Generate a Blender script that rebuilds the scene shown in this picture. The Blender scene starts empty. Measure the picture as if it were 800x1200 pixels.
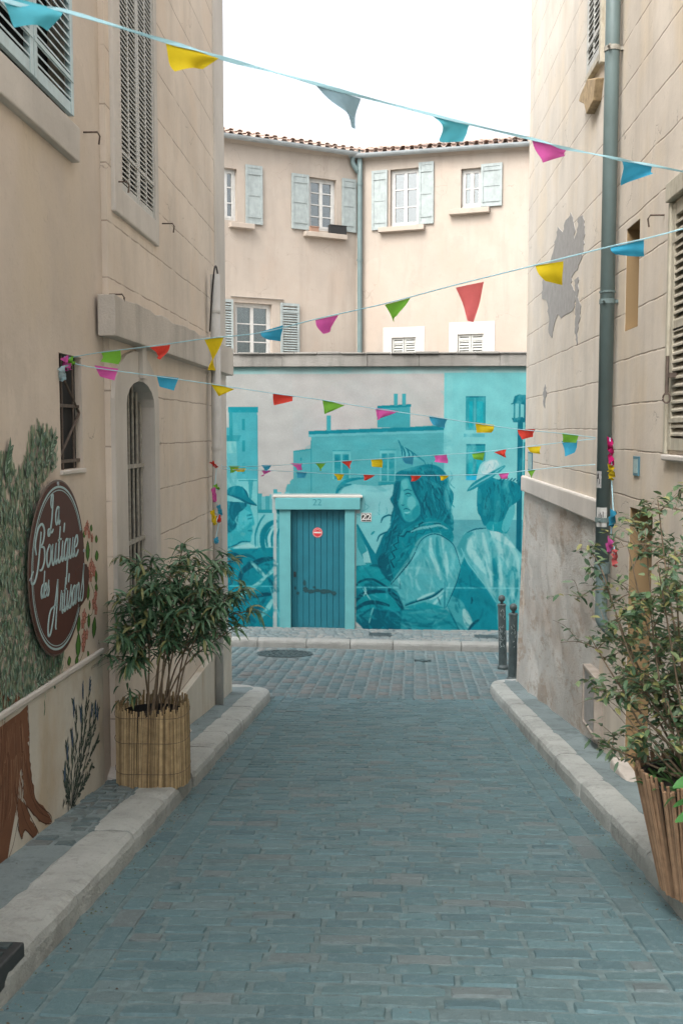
import bpy, math, random
import numpy as np
from mathutils import Vector, Matrix

# ------------------------------------------------------------------ camera, sky, sun, exposure
SC = bpy.context.scene
COL = SC.collection
R = math.radians
F = 1200.0                       # focal length in pixels of the 800x1200 photograph
PITCH = math.atan(95 / F); YAW = math.atan(50 / F)
cam = bpy.data.objects.new('camera', bpy.data.cameras.new('camera'))
COL.objects.link(cam)
cam.rotation_euler = (math.pi / 2 - PITCH, 0, YAW)
cam.data.sensor_fit = 'VERTICAL'; cam.data.sensor_height = 36; cam.data.lens = 36
cam.data.clip_start = .05; cam.data.clip_end = 3000
cam.data.dof.use_dof = True; cam.data.dof.focus_distance = 13; cam.data.dof.aperture_fstop = 11.0
SC.camera = cam

W = bpy.data.worlds.new('World'); SC.world = W; W.use_nodes = True
nt = W.node_tree; bg = nt.nodes['Background']
sky = nt.nodes.new('ShaderNodeTexSky'); sky.sky_type = 'NISHITA'; sky.sun_disc = False
SUN_EL, SUN_AZ = R(52), R(215)   # azimuth measured clockwise from +Y
sky.sun_elevation = SUN_EL; sky.sun_rotation = SUN_AZ
sky.air_density = 1.0; sky.dust_density = 6.0; sky.ozone_density = 1.0
hs = nt.nodes.new('ShaderNodeHueSaturation'); hs.inputs['Saturation'].default_value = .22
nt.links.new(sky.outputs[0], hs.inputs['Color'])
nt.links.new(hs.outputs[0], bg.inputs[0]); bg.inputs[1].default_value = .15
sun = bpy.data.objects.new('sun', bpy.data.lights.new('sun', 'SUN')); COL.objects.link(sun)
sun.data.energy = .5; sun.data.angle = R(35); sun.data.color = (1, .95, .88)
sd = Vector((math.sin(SUN_AZ) * math.cos(SUN_EL), math.cos(SUN_AZ) * math.cos(SUN_EL), math.sin(SUN_EL)))
sun.rotation_euler = sd.to_track_quat('Z', 'Y').to_euler()
SC.view_settings.view_transform = 'Standard'; SC.view_settings.look = 'None'
SC.view_settings.gamma = 1; SC.view_settings.use_curve_mapping = False
SC.view_settings.exposure = 1.62
SC.cycles.max_bounces = 8; SC.cycles.diffuse_bounces = 5; SC.cycles.use_denoising = True

rng = random.Random(7)
nrng = np.random.default_rng(7)

# ------------------------------------------------------------------ geometry helpers
CM = Matrix.Rotation(YAW, 3, 'Z') @ Matrix.Rotation(math.pi / 2 - PITCH, 3, 'X')
def ray(px, py):
    return CM @ Vector(((px - 400) / F, (600 - py) / F, -1))
class Frame:
    """a flat facade: u runs along it, v is world z, w is out towards the street"""
    def __init__(s, o, u, n): s.o = Vector(o); s.u = Vector(u).normalized(); s.n = Vector(n).normalized()
    def pt(s, u, v, w=0): return s.o + s.u * u + Vector((0, 0, v)) + s.n * w
    def px(s, px, py, w=0):
        d = ray(px, py); o = s.o + s.n * w
        t = o.dot(s.n) / d.dot(s.n); p = d * t - s.o
        return p.dot(s.u), p.z
    def rect(s, x0, y0, x1, y1, w=0):
        a = s.px(x0, y0, w); b = s.px(x1, y1, w)
        return min(a[0], b[0]), max(a[0], b[0]), min(a[1], b[1]), max(a[1], b[1])

def gz(x, y):                      # height of the road surface
    y = max(y, -8)
    z = -1.6 - .1375 * min(y, 12.6)
    if y > 12.6: z -= .085 * (min(y, 17.3) - 12.6) + .012 * max(-3, min(3, x)) * min(1, (y - 12.6) / 3)
    return z

ORG = {}
def newempty(name, loc):
    o = bpy.data.objects.new(name, None); COL.objects.link(o); o.location = loc
    o.empty_display_size = .2; ORG[o.name] = Vector(loc); return o
def tag(o, label=None, cat=None, group=None, kind=None):
    if label: o['label'] = label
    if cat: o['category'] = cat
    if group: o['group'] = group
    if kind: o['kind'] = kind
    return o
def thing(name, loc, label, cat, group=None):
    return tag(newempty(name, loc), label, cat, group)

class MB:
    def __init__(s): s.v = []; s.f = []; s.m = []; s.c = []; s.cm = 0; s.col = None
    def add(s, vs, fs, m=None):
        b = len(s.v); s.v.extend([tuple(v) for v in vs])
        for f in fs: s.f.append(tuple(b + i for i in f)); s.m.append(s.cm if m is None else m)
        if s.col is not None: s.c.extend([s.col] * len(vs))
    def box(s, x0, x1, y0, y1, z0, z1, m=None):
        s.add([(x, y, z) for x in (x0, x1) for y in (y0, y1) for z in (z0, z1)],
              [(0, 1, 3, 2), (4, 6, 7, 5), (0, 4, 5, 1), (2, 3, 7, 6), (0, 2, 6, 4), (1, 5, 7, 3)], m)
    def fbox(s, fr, u0, u1, v0, v1, w0, w1, m=None, jit=0):
        j = lambda: rng.uniform(-jit, jit) if jit else 0
        s.add([fr.pt(u + j(), v + j(), w + (j() if w == w1 else 0)) for u in (u0, u1) for v in (v0, v1) for w in (w0, w1)],
              [(0, 1, 3, 2), (4, 6, 7, 5), (0, 4, 5, 1), (2, 3, 7, 6), (0, 2, 6, 4), (1, 5, 7, 3)], m)
    def fpoly(s, fr, pts, w0, w1, m=None):      # prism of a (u,v) outline
        n = len(pts)
        s.add([fr.pt(u, v, w0) for u, v in pts] + [fr.pt(u, v, w1) for u, v in pts],
              [tuple(range(n))[::-1], tuple(range(n, 2 * n))] + [(i, (i + 1) % n, n + (i + 1) % n, n + i) for i in range(n)], m)
    def sheet(s, fr, pts, w, m=None):
        s.add([fr.pt(u, v, w) for u, v in pts], [tuple(range(len(pts)))], m)
    def tube(s, pts, r, n=8, m=None, caps=True):
        pts = [Vector(p) for p in pts]; rr = r if isinstance(r, (list, tuple)) else [r] * len(pts)
        vs = []; up = Vector((.13, .21, .97)).normalized()
        for i, p in enumerate(pts):
            d = (pts[min(i + 1, len(pts) - 1)] - pts[max(i - 1, 0)])
            d = d.normalized() if d.length > 1e-9 else Vector((0, 0, 1))
            a = d.cross(up)
            if a.length < .1: a = d.cross(Vector((1, .1, 0)))
            a.normalize(); b = d.cross(a)
            for k in range(n):
                t = 2 * math.pi * k / n; vs.append(p + (a * math.cos(t) + b * math.sin(t)) * rr[i])
        fs = [(i * n + k, i * n + (k + 1) % n, (i + 1) * n + (k + 1) % n, (i + 1) * n + k) for i in range(len(pts) - 1) for k in range(n)]
        if caps: fs += [tuple(range(n))[::-1], tuple((len(pts) - 1) * n + k for k in range(n))]
        s.add(vs, fs, m)
    def lathe(s, c, prof, n=24, m=None, wob=0):
        vs = []
        for r, z in prof:
            for k in range(n):
                t = 2 * math.pi * k / n; q = r * (1 + (wob * math.sin(k * 2.3) if wob else 0))
                vs.append((c[0] + q * math.cos(t), c[1] + q * math.sin(t), c[2] + z))
        fs = [(i * n + k, i * n + (k + 1) % n, (i + 1) * n + (k + 1) % n, (i + 1) * n + k) for i in range(len(prof) - 1) for k in range(n)]
        fs += [tuple(range(n))[::-1], tuple((len(prof) - 1) * n + k for k in range(n))]
        s.add(vs, fs, m)
    def build(s, name, mats, parent=None, smooth=False, bevel=0, loc=None):
        if not isinstance(mats, (list, tuple)): mats = [mats]
        V = np.array(s.v, dtype=float)
        if parent is not None: org = ORG[parent.name]
        elif loc is not None: org = Vector(loc)
        else:
            org = Vector(((V[:, 0].min() + V[:, 0].max()) / 2, (V[:, 1].min() + V[:, 1].max()) / 2, V[:, 2].min()))
        V = V - np.array(org)
        me = bpy.data.meshes.new(name)
        me.from_pydata(V.tolist(), [], s.f); me.update()
        for mt in mats: me.materials.append(mt)
        if len(mats) > 1: me.polygons.foreach_set('material_index', s.m)
        if smooth: me.polygons.foreach_set('use_smooth', [True] * len(s.f))
        if s.c:
            a = me.color_attributes.new('Col', 'FLOAT_COLOR', 'POINT')
            a.data.foreach_set('color', np.array([list(c) + [1] for c in s.c], dtype=np.float32).ravel())
        o = bpy.data.objects.new(name, me); COL.objects.link(o)
        if parent is not None: o.parent = parent
        else: o.location = org
        ORG[o.name] = org
        if bevel:
            b = o.modifiers.new('bevel', 'BEVEL'); b.width = bevel; b.segments = 2; b.limit_method = 'ANGLE'; b.angle_limit = R(40)
        return o

def wall(mb, fr, u0, u1, v0, v1, holes, depth, m=0, mrev=None):
    """facade sheet with rectangular holes and their reveals; holes = (u0,u1,v0,v1[,depth])"""
    us = sorted({u0, u1} | {h[0] for h in holes} | {h[1] for h in holes})
    vs = sorted({v0, v1} | {h[2] for h in holes} | {h[3] for h in holes})
    us = [u for u in us if u0 <= u <= u1]; vs = [v for v in vs if v0 <= v <= v1]
    for i in range(len(us) - 1):
        for j in range(len(vs) - 1):
            cu, cv = (us[i] + us[i + 1]) / 2, (vs[j] + vs[j + 1]) / 2
            if any(h[0] < cu < h[1] and h[2] < cv < h[3] for h in holes): continue
            mb.sheet(fr, [(us[i], vs[j]), (us[i + 1], vs[j]), (us[i + 1], vs[j + 1]), (us[i], vs[j + 1])], 0, m)
    mr = m if mrev is None else mrev
    for h in holes:
        d = -(h[4] if len(h) > 4 else depth); a, b, c, e = h[:4]
        for p, q in (((a, c), (b, c)), ((b, c), (b, e)), ((b, e), (a, e)), ((a, e), (a, c))):
            mb.add([fr.pt(p[0], p[1], 0), fr.pt(q[0], q[1], 0), fr.pt(q[0], q[1], d), fr.pt(p[0], p[1], d)], [(0, 1, 2, 3)], mr)

def smooth_pts(p, k=6, closed=False):
    p = [np.array(q, float) for q in p]; n = len(p); out = []
    rngi = range(n if closed else n - 1)
    for i in rngi:
        g = (lambda j: p[j % n]) if closed else (lambda j: p[max(0, min(n - 1, j))])
        a, b, c, d = g(i - 1), g(i), g(i + 1), g(i + 2)
        for t in np.linspace(0, 1, k, endpoint=False):
            out.append(.5 * ((2 * b) + (c - a) * t + (2 * a - 5 * b + 4 * c - d) * t * t + (3 * b - a - 3 * c + d) * t ** 3))
    if not closed: out.append(p[-1])
    return out

# ------------------------------------------------------------------ materials
def srgb(r, g, b, gain=1.0):
    f = lambda c: ((c / 255 + .055) / 1.055) ** 2.4 if c > 10.31 else c / 255 / 12.92
    return tuple(min(.92, f(c) * gain) for c in (r, g, b))
class NT:
    def __init__(s, name, rough=.85, spec=.3):
        s.m = bpy.data.materials.new(name); s.m.use_nodes = True; s.t = s.m.node_tree
        s.b = s.t.nodes['Principled BSDF']; s.b.inputs['Roughness'].default_value = rough
        s.b.inputs['Specular IOR Level'].default_value = spec
    def n(s, typ, **kw):
        nd = s.t.nodes.new('ShaderNode' + typ)
        for k, v in kw.items():
            if k in nd.inputs: nd.inputs[k].default_value = v
            else: setattr(nd, k, v)
        return nd
    def l(s, a, b): s.t.links.new(a, b)
    def pos(s, sc=(1, 1, 1), space='obj'):
        if space == 'world': src = s.n('NewGeometry').outputs['Position']
        else: src = s.n('TexCoord').outputs['Object']
        mp = s.n('Mapping'); mp.inputs['Scale'].default_value = sc; s.l(src, mp.inputs[0]); return mp.outputs[0]
    def noise(s, scale, vec, detail=4, rough=.55):
        nd = s.n('TexNoise'); nd.inputs['Scale'].default_value = scale; nd.inputs['Detail'].default_value = detail
        nd.inputs['Roughness'].default_value = rough; s.l(vec, nd.inputs['Vector']); return nd.outputs['Fac']
    def ramp(s, fac, lo, hi, a=0, b=1):
        nd = s.n('MapRange'); s.l(fac, nd.inputs['Value'])
        for k, v in zip(('From Min', 'From Max', 'To Min', 'To Max'), (lo, hi, a, b)): nd.inputs[k].default_value = v
        return nd.outputs[0]
    def mix(s, fac, a, b, blend='MIX'):
        nd = s.n('Mix', data_type='RGBA', blend_type=blend)
        if isinstance(fac, (int, float)): nd.inputs[0].default_value = fac
        else: s.l(fac, nd.inputs[0])
        for k, x in ((6, a), (7, b)):
            if isinstance(x, (tuple, list)): nd.inputs[k].default_value = tuple(x[:3]) + (1,)
            else: s.l(x, nd.inputs[k])
        return nd.outputs[2]
    def math(s, op, a, b=None, c=None):
        nd = s.n('Math', operation=op)
        for i, x in enumerate((a, b, c)):
            if x is None: continue
            if isinstance(x, (int, float)): nd.inputs[i].default_value = x
            else: s.l(x, nd.inputs[i])
        return nd.outputs[0]
    def bump(s, h, strength=.3, dist=.01):
        nd = s.n('Bump'); nd.inputs['Strength'].default_value = strength; nd.inputs['Distance'].default_value = dist
        s.l(h, nd.inputs['Height']); s.l(nd.outputs[0], s.b.inputs['Normal']); return nd
    def color(s, c): s.l(c, s.b.inputs['Base Color'])

def mul(c, k): return tuple(min(.95, x * k) for x in c)

def plaster(name, base, dark=.72, light=1.12, crack=0, ysc=1, groove=None, gcol=None, rough=.92, streak=.5, fine=1.0, warm=None, bumpd=.006, wear=None):
    t = NT(name, rough, .2)
    p = t.pos(space='world')
    big = t.ramp(t.noise(.9, p, 5, .6), .35, .68)
    c = t.mix(big, mul(base, light), mul(base, (dark + 1) / 2))
    if warm: c = t.mix(t.ramp(t.noise(1.7, t.pos((1, ysc, .6 if ysc == 1 else 1), 'world'), 4), .48, .66, 0, .7), c, warm)
    st = t.ramp(t.noise(2.2, t.pos((1.6, 1.6, .22), 'world'), 6, .62), .5, .8, 0, streak)
    c = t.mix(st, c, mul(base, dark * .8))
    sp = t.ramp(t.noise(28, p, 4, .65), .58, .8, 0, .28 * fine)
    c = t.mix(sp, c, mul(base, .55))
    if wear:
        wm = t.ramp(t.noise(3.2, t.pos((1, ysc, 1), 'world'), 8, .75), .54, .6, 0, wear[0])
        c = t.mix(t.ramp(t.noise(11, t.pos((1, ysc, 1.2), 'world'), 5, .75), .56, .66, 0, wear[0] * .9), c, wear[1])
        c = t.mix(wm, c, wear[1])
    ck = None
    if crack:
        dn = t.n('TexNoise'); dn.inputs['Scale'].default_value = 3.5; dn.inputs['Detail'].default_value = 5; t.l(p, dn.inputs['Vector'])
        vm = t.n('VectorMath', operation='MULTIPLY_ADD'); t.l(dn.outputs['Color'], vm.inputs[0]); vm.inputs[1].default_value = (.5, .5, .5); t.l(p, vm.inputs[2])
        vo = t.n('TexVoronoi', feature='DISTANCE_TO_EDGE'); vo.inputs['Scale'].default_value = .95; t.l(vm.outputs[0], vo.inputs['Vector'])
        ck = t.math('MULTIPLY', t.ramp(vo.outputs['Distance'], .001, .006, 1, 0), t.ramp(t.noise(1.3, p, 3), .54, .6, 0, crack))
        c = t.mix(t.math('MULTIPLY', ck, .6), c, mul(base, .4))
        rp = t.ramp(t.noise(1.15, t.pos((1, 1, .8), 'world'), 7, .55), .60, .615, 0, .3)
        c = t.mix(rp, c, mul(base, .84))
        bl = t.ramp(t.noise(7, p, 6, .7), .6, .75, 0, .35)
        c = t.mix(bl, c, mul(base, .7))
    h = t.noise(60, p, 5, .6); h2 = t.noise(6, p, 3)
    hh = t.math('ADD', t.math('MULTIPLY', h, .35 * fine), t.math('MULTIPLY', h2, 1.2))
    if groove:
        sp_, ph = groove
        sep = t.n('SeparateXYZ'); t.l(p, sep.inputs[0])
        wob = t.math('MULTIPLY', t.math('SUBTRACT', t.noise(2.5, p, 3), .5), .03)
        z = t.math('ADD', sep.outputs[2], wob)
        fr = t.math('FRACT', t.math('DIVIDE', t.math('SUBTRACT', z, ph - sp_ * 20), sp_))
        d = t.math('MULTIPLY', t.math('SUBTRACT', .5, t.math('ABSOLUTE', t.math('SUBTRACT', fr, .5))), sp_)
        g = t.ramp(d, .0025, .008, 1, 0)
        br = t.ramp(t.noise(5, p, 3), .34, .5, .12, 1)
        g = t.math('MULTIPLY', g, br)
        c = t.mix(t.math('MULTIPLY', g, .62), c, gcol or mul(base, .4))
        hh = t.math('SUBTRACT', hh, t.math('MULTIPLY', g, 1.2))
    if ck: hh = t.math('SUBTRACT', hh, t.math('MULTIPLY', ck, .8))
    t.color(c); t.bump(hh, .55, bumpd)
    return t.m

def simple(name, col, rough=.6, var=.2, scale=8, bump=0, spec=.4, metal=0, grime=None):
    t = NT(name, rough, spec); p = t.pos()
    n = t.ramp(t.noise(scale, p, 5, .6), .3, .7)
    c = t.mix(n, mul(col, 1 + var), mul(col, 1 - var))
    if grime: c = t.mix(t.ramp(t.noise(scale * .6, t.pos((2, 2, .5)), 6, .7), .5, .7, 0, grime[0]), c, grime[1])
    t.color(c); t.b.inputs['Metallic'].default_value = metal
    if bump: t.bump(t.noise(scale * 5, p, 4), .5, bump)
    return t.m

def attrmat(name, rough=.8, spec=.3, noise=.15, scale=20, bump=0, sat=None, trans=0):
    t = NT(name, rough, spec); p = t.pos()
    a = t.n('Attribute', attribute_name='Col').outputs['Color']
    n = t.ramp(t.noise(scale, p, 6, .65), .3, .7, 1 - noise, 1 + noise)
    vm = t.n('VectorMath', operation='SCALE'); t.l(a, vm.inputs[0]); t.l(n, vm.inputs['Scale'])
    t.color(vm.outputs[0])
    if bump: t.bump(t.noise(scale * 4, p, 4), .5, bump)
    if trans:
        tr = t.n('BsdfTranslucent'); t.l(vm.outputs[0], tr.inputs[0])
        mx = t.n('MixShader'); mx.inputs[0].default_value = trans
        out = t.t.nodes['Material Output']
        t.l(t.b.outputs[0], mx.inputs[1]); t.l(tr.outputs[0], mx.inputs[2]); t.l(mx.outputs[0], out.inputs[0])
    return t.m

def settmat():
    t = NT('paving_sett_stone', .7, .3); p = t.pos(space='world')
    a = t.n('Attribute', attribute_name='Col').outputs['Color']
    c = t.mix(t.ramp(t.noise(1.1, p, 6, .6), .35, .7, 0, .5), a, (.085, .14, .152))
    c = t.mix(t.ramp(t.noise(26, p, 5, .7), .52, .75, 0, .5), c, (.2, .27, .28))
    c = t.mix(t.ramp(t.noise(45, p, 4, .7), .6, .72, 0, .6), c, (.04, .055, .06))
    c = t.mix(t.ramp(t.noise(3.1, t.pos((1, .5, 1), 'world'), 8, .75), .60, .68, 0, .35), c, (.14, .165, .165))
    t.color(c); t.bump(t.math('ADD', t.noise(90, p, 5, .65), t.math('MULTIPLY', t.noise(18, p, 3), 1.5)), .7, .006)
    return t.m
M = {}
M['left_near'] = plaster('smooth_plaster_tan', (.56, .49, .42), dark=.76, light=1.1, warm=(.56, .48, .38), streak=.6, fine=1.0, crack=1)
M['left_far'] = plaster('scored_plaster_tan', (.62, .545, .465), groove=(.383, .276), gcol=(.23, .18, .14), warm=(.61, .51, .41), streak=.4, crack=1)
M['right_far'] = plaster('scored_plaster_cream', (.58, .535, .47), groove=(.392, .41), gcol=(.25, .19, .15), warm=(.61, .53, .42), streak=.4, crack=1)
M['right_near'] = plaster('scored_plaster_buff', (.55, .495, .425), groove=(.34, .195), gcol=(.2, .15, .11), warm=(.58, .49, .37), streak=.5, crack=1)
M['pink'] = plaster('pink_plaster', (.385, .335, .285), dark=.82, light=1.05, streak=.5, fine=.6, warm=(.38, .315, .26), crack=.6)
M['pale_trim'] = plaster('pale_grey_trim', (.52, .49, .45), dark=.75, streak=.35, fine=1)
M['pale_plinth'] = plaster('pale_plinth_paint', (.52, .495, .43), dark=.8, streak=.45, fine=1, warm=(.42, .33, .22))
M['concrete'] = plaster('rough_concrete', (.52, .48, .43), dark=.62, streak=.55, fine=1.6, bumpd=.02)
M['capping'] = plaster('weathered_capping', (.25, .24, .22), dark=.5, streak=.9, fine=2, bumpd=.02)
M['rubble'] = plaster('eroded_render', (.52, .505, .47), dark=.66, light=1.15, streak=.15, ysc=.4, fine=3.2, warm=(.42, .35, .29), bumpd=.05, wear=(.6, (.33, .26, .2)))
M['ochre'] = plaster('ochre_reveal', (.28, .195, .105), dark=.85, streak=.2, fine=.4)
M['patch'] = simple('grey_cement_patch', (.29, .285, .275), .95, .12, 10, .003)
M['white_paint'] = simple('white_window_paint', (.5, .5, .48), .5, .1, 12, grime=(.3, (.35, .33, .28)))
M['shutter_blue'] = simple('pale_blue_grey_shutter_paint', (.29, .33, .325), .6, .14, 9, grime=(.5, (.19, .21, .2)))
M['shutter_near'] = simple('pale_blue_shutter_paint', (.43, .55, .58), .55, .1, 9, grime=(.35, (.25, .27, .26)))
M['shutter_grey'] = simple('grey_shutter_paint', (.42, .425, .40), .55, .12, 9, grime=(.5, (.25, .24, .2)))
M['shutter_old'] = simple('old_cream_shutter_paint', (.42, .39, .31), .6, .14, 12, grime=(.6, (.2, .16, .11)))
M['glass'] = simple('window_glass', (.045, .06, .065), .08, .3, 3, spec=.8)
t = NT('g', .05)
gl = t.n('BsdfGlossy'); gl.inputs['Roughness'].default_value = .04; tr_ = t.n('BsdfTransparent'); tr_.inputs[0].default_value = (.72, .8, .8, 1)
lw_ = t.n('LayerWeight'); lw_.inputs[0].default_value = .45; mx_ = t.n('MixShader'); fr_ = t.ramp(lw_.outputs['Fresnel'], 0, 1, .12, .9)
t.l(fr_, mx_.inputs[0]); t.l(tr_.outputs[0], mx_.inputs[1]); t.l(gl.outputs[0], mx_.inputs[2]); t.l(mx_.outputs[0], t.t.nodes['Material Output'].inputs[0])
M['glass'] = t.m; t.m.name = 'clear_window_glass'
M['curtain'] = simple('net_curtain', (.42, .46, .46), .9, .1, 20)
M['void'] = simple('dark_interior', (.015, .016, .017), .9, .2, 3)
M['pipe'] = simple('grey_green_pipe_paint', (.125, .175, .175), .45, .1, 4, grime=(.35, (.09, .11, .1)))
M['pipe_pale'] = simple('pale_pipe_paint', (.46, .455, .43), .55, .12, 5, grime=(.4, (.28, .27, .25)))
M['zinc'] = simple('zinc_gutter', (.3, .33, .34), .5, .15, 4)
M['rust'] = simple('rusty_iron', (.1, .075, .06), .7, .35, 25)
M['iron'] = simple('black_iron', (.03, .034, .036), .5, .3, 20)
M['bars'] = simple('weathered_grille_paint', (.3, .285, .245), .7, .3, 25)
M['terracotta'] = simple('terracotta_tile', (.44, .34, .285), .85, .3, 3, .003)
M['bollard'] = simple('green_grey_bollard_paint', (.05, .07, .072), .5, .25, 12, grime=(.5, (.16, .18, .18)))
M['kerb'] = plaster('pale_kerb_stone', (.42, .44, .42), dark=.62, streak=.5, fine=2.6, bumpd=.035, wear=(.35, (.2, .2, .18)))
M['pavement'] = plaster('worn_pavement', (.19, .235, .24), dark=.7, light=1.25, streak=.5, fine=2.4, bumpd=.02, wear=(.5, (.10, .13, .135)))
M['joint'] = simple('sandy_joint', (.125, .18, .188), .95, .3, 15, .004)
M['earth'] = simple('distant_ground', (.12, .12, .11), .95, .3, .3)
M['sett'] = settmat()
M['paint'] = attrmat('wall_paint', .85, .2, .10, 14, .0015)
M['mural'] = attrmat('mural_paint', .85, .15, .06, 3, .0015)
M['leaf'] = attrmat('leaf_surface', .5, .4, .15, 30, trans=.22)
M['cloth'] = attrmat('pennant_cloth', .75, .2, .05, 30, trans=.45)
M['cane'] = attrmat('split_bamboo', .6, .3, .25, 18)
M['bark'] = simple('stem_bark', (.16, .12, .08), .8, .3, 30)
M['soil'] = simple('potting_soil', (.03, .024, .018), .95, .3, 30, .01)
M['black_pot'] = simple('black_plastic', (.02, .02, .02), .5, .1, 5)
M['brown_sign'] = simple('brown_sign_enamel', (.085, .038, .03), .6, .08, 4, spec=.15)
M['sign_edge'] = simple('sign_rim', (.1, .07, .055), .5, .1, 6)
M['sign_letter'] = simple('pale_blue_lettering', (.34, .47, .48), .5, .05, 6)
M['ribbon'] = simple('pale_blue_ribbon', (.35, .6, .68), .7, .1, 6)
M['teal_lintel'] = simple('teal_frame_paint', (.10, .32, .34), .6, .08, 4, .001, grime=(.25, (.09, .28, .3)))
M['teal_door'] = simple('deep_teal_door_paint', (.012, .135, .18), .5, .1, 4, grime=(.25, (.01, .11, .16)))
M['teal_dark'] = simple('near_black_teal_paint', (.008, .05, .06), .6, .1, 9)
M['red'] = simple('red_sticker', (.5, .03, .04), .5, .05, 8)
M['white'] = simple('white_print', (.55, .54, .52), .5, .05, 8)
M['surround'] = simple('off_white_surround', (.45, .435, .41), .8, .08, 5)
M['black'] = simple('black_print', (.02, .02, .02), .5, .05, 8)
M['blue_tile'] = simple('blue_plate_enamel', (.06, .16, .21), .4, .1, 8)
M['manhole'] = simple('cast_iron_cover', (.075, .10, .105), .55, .3, 25, .004, metal=.4)
M['orange_pot'] = simple('terracotta_pot', (.28, .17, .12), .8, .1, 8)
M['step'] = plaster('stone_step', (.36, .33, .29), dark=.7, fine=1.5, bumpd=.01)

# ------------------------------------------------------------------ ground, road, pavements (the setting)
def struct(o): o['kind'] = 'structure'; return o
mb = MB()
ys = [-400, -60, -8, -4, 0, 4, 8, 12.6, 15, 17.3, 20, 60, 400]; xs = [-400, -60, -12, -3, 0, 3, 12, 60, 400]
mb.add([(x, y, gz(x, y) - .14) for y in ys for x in xs],
       [(j * 9 + i, j * 9 + i + 1, (j + 1) * 9 + i + 1, (j + 1) * 9 + i) for j in range(len(ys) - 1) for i in range(8)])
struct(mb.build('ground', M['earth'], loc=(0, 0, -4)))

def setts(name, cells, hfun, cols, dome=.0018, depth=.018, gap=.0042, tilt=.002):
    """cells: list of (cx, cy, half-length, half-width, angle)"""
    nx, ny = 6, 5; GX, GY = np.meshgrid(np.array([-1, -.93, -.4, .4, .93, 1]), np.array([-1, -.86, 0, .86, 1]), indexing='ij')
    V = []; Fc = []; C = []
    quad = [(i * ny + j, (i + 1) * ny + j, (i + 1) * ny + j + 1, i * ny + j + 1) for i in range(nx - 1) for j in range(ny - 1)]
    edge = (np.abs(GX) == 1) | (np.abs(GY) == 1)
    corner = (np.abs(GX) > .9) & (np.abs(GY) > .8)
    for (cx, cy, hl, hw, a) in cells:
        bl = .011; e1 = 1 - bl / hl; e2 = 1 - bl / hw
        corner = (np.abs(GX) > .9) & (np.abs(GY) > .8)
        gx, gy = np.meshgrid(np.array([-1, -e1, -.4, .4, e1, 1]), np.array([-1, -e2, 0, e2, 1]), indexing='ij')
        hl2, hw2 = hl - gap * nrng.uniform(.6, 1.6), hw - gap * nrng.uniform(.6, 1.6)
        x = gx * hl2 + nrng.normal(0, .0022, GX.shape); y = gy * hw2 + nrng.normal(0, .0022, GX.shape)
        out_ = (np.abs(GX) == 1) & (np.abs(GY) == 1); x = np.where(out_, x - np.sign(x) * .009, x); y = np.where(out_, y - np.sign(y) * .009, y)
        tx, ty, t0 = nrng.normal(0, tilt, 3)
        z = dome * (1 - .5 * GX ** 2 - .5 * GY ** 2) + tx * GX + ty * GY + t0 * .8 + nrng.normal(0, .0011, GX.shape)
        z = np.where(edge, z - depth, z)
        ca, sa = math.cos(a), math.sin(a)
        wx = cx + x * ca - y * sa; wy = cy + x * sa + y * ca
        hz = np.vectorize(hfun)(wx, wy)
        base = len(V); V.extend(zip(wx.ravel().tolist(), wy.ravel().tolist(), (hz + z).ravel().tolist()))
        Fc.extend([tuple(base + k for k in q) for q in quad])
        col = np.array(cols[nrng.choice(len(cols), p=None)]) * nrng.uniform(.9, 1.1)
        C.extend([tuple(col)] * 30)
    m = MB(); m.v = V; m.f = Fc; m.m = [0] * len(Fc); m.c = C
    return m
KX0, KX1 = -1.376, 1.37
SETT = [(.10, .175, .192), (.11, .186, .203), (.096, .168, .186), (.104, .176, .19), (.10, .166, .182), (.118, .184, .197), (.104, .18, .20), (.098, .17, .19), (.108, .178, .194), (.12, .176, .188), (.138, .172, .178), (.086, .15, .17)]
cells = []
y = -2.0
while y < 12.5:                    # the lane: courses laid across it between two gutter courses
    h = nrng.uniform(.096, .112); x = KX0 + .29 + nrng.uniform(-.03, 0)
    first = True
    while x < KX1 - .28:
        L = nrng.uniform(.16, .29)
        if first: L *= nrng.uniform(.5, 1); first = False
        if x + L > KX1 - .33: L = KX1 - .27 - x
        bow = .035 * math.cos((x + L / 2) * 1.1)
        cells.append((x + L / 2, y + h / 2 + bow, L / 2, h / 2, nrng.normal(0, .012) - .03 * math.sin(x * 1.1)))
        x += L
    y += h
for xs_ in (KX0 + .075, KX0 + .215, KX1 - .075, KX1 - .205):
    y = -2.0
    while y < 12.55:
        L = nrng.uniform(.17, .3); cells.append((xs_, y + L / 2, L / 2, .07 if xs_ < 0 else .066, math.pi / 2 + nrng.normal(0, .01))); y += L
m1 = setts('lane', cells, gz, SETT)
mb = m1; mb.cm = 1; mb.col = (.1, .1, .1)
ysg = np.arange(-2.5, 12.8, .5)
mb.add([(x, y, gz(x, y) - .005) for y in ysg for x in (KX0 - .02, 0, KX1 + .02)],
       [(j * 3 + i, j * 3 + i + 1, (j + 1) * 3 + i + 1, (j + 1) * 3 + i) for j in range(len(ysg) - 1) for i in range(2)])
struct(mb.build('road', [M['sett'], M['joint']], smooth=False, loc=(0, 0, -2)))

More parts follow.
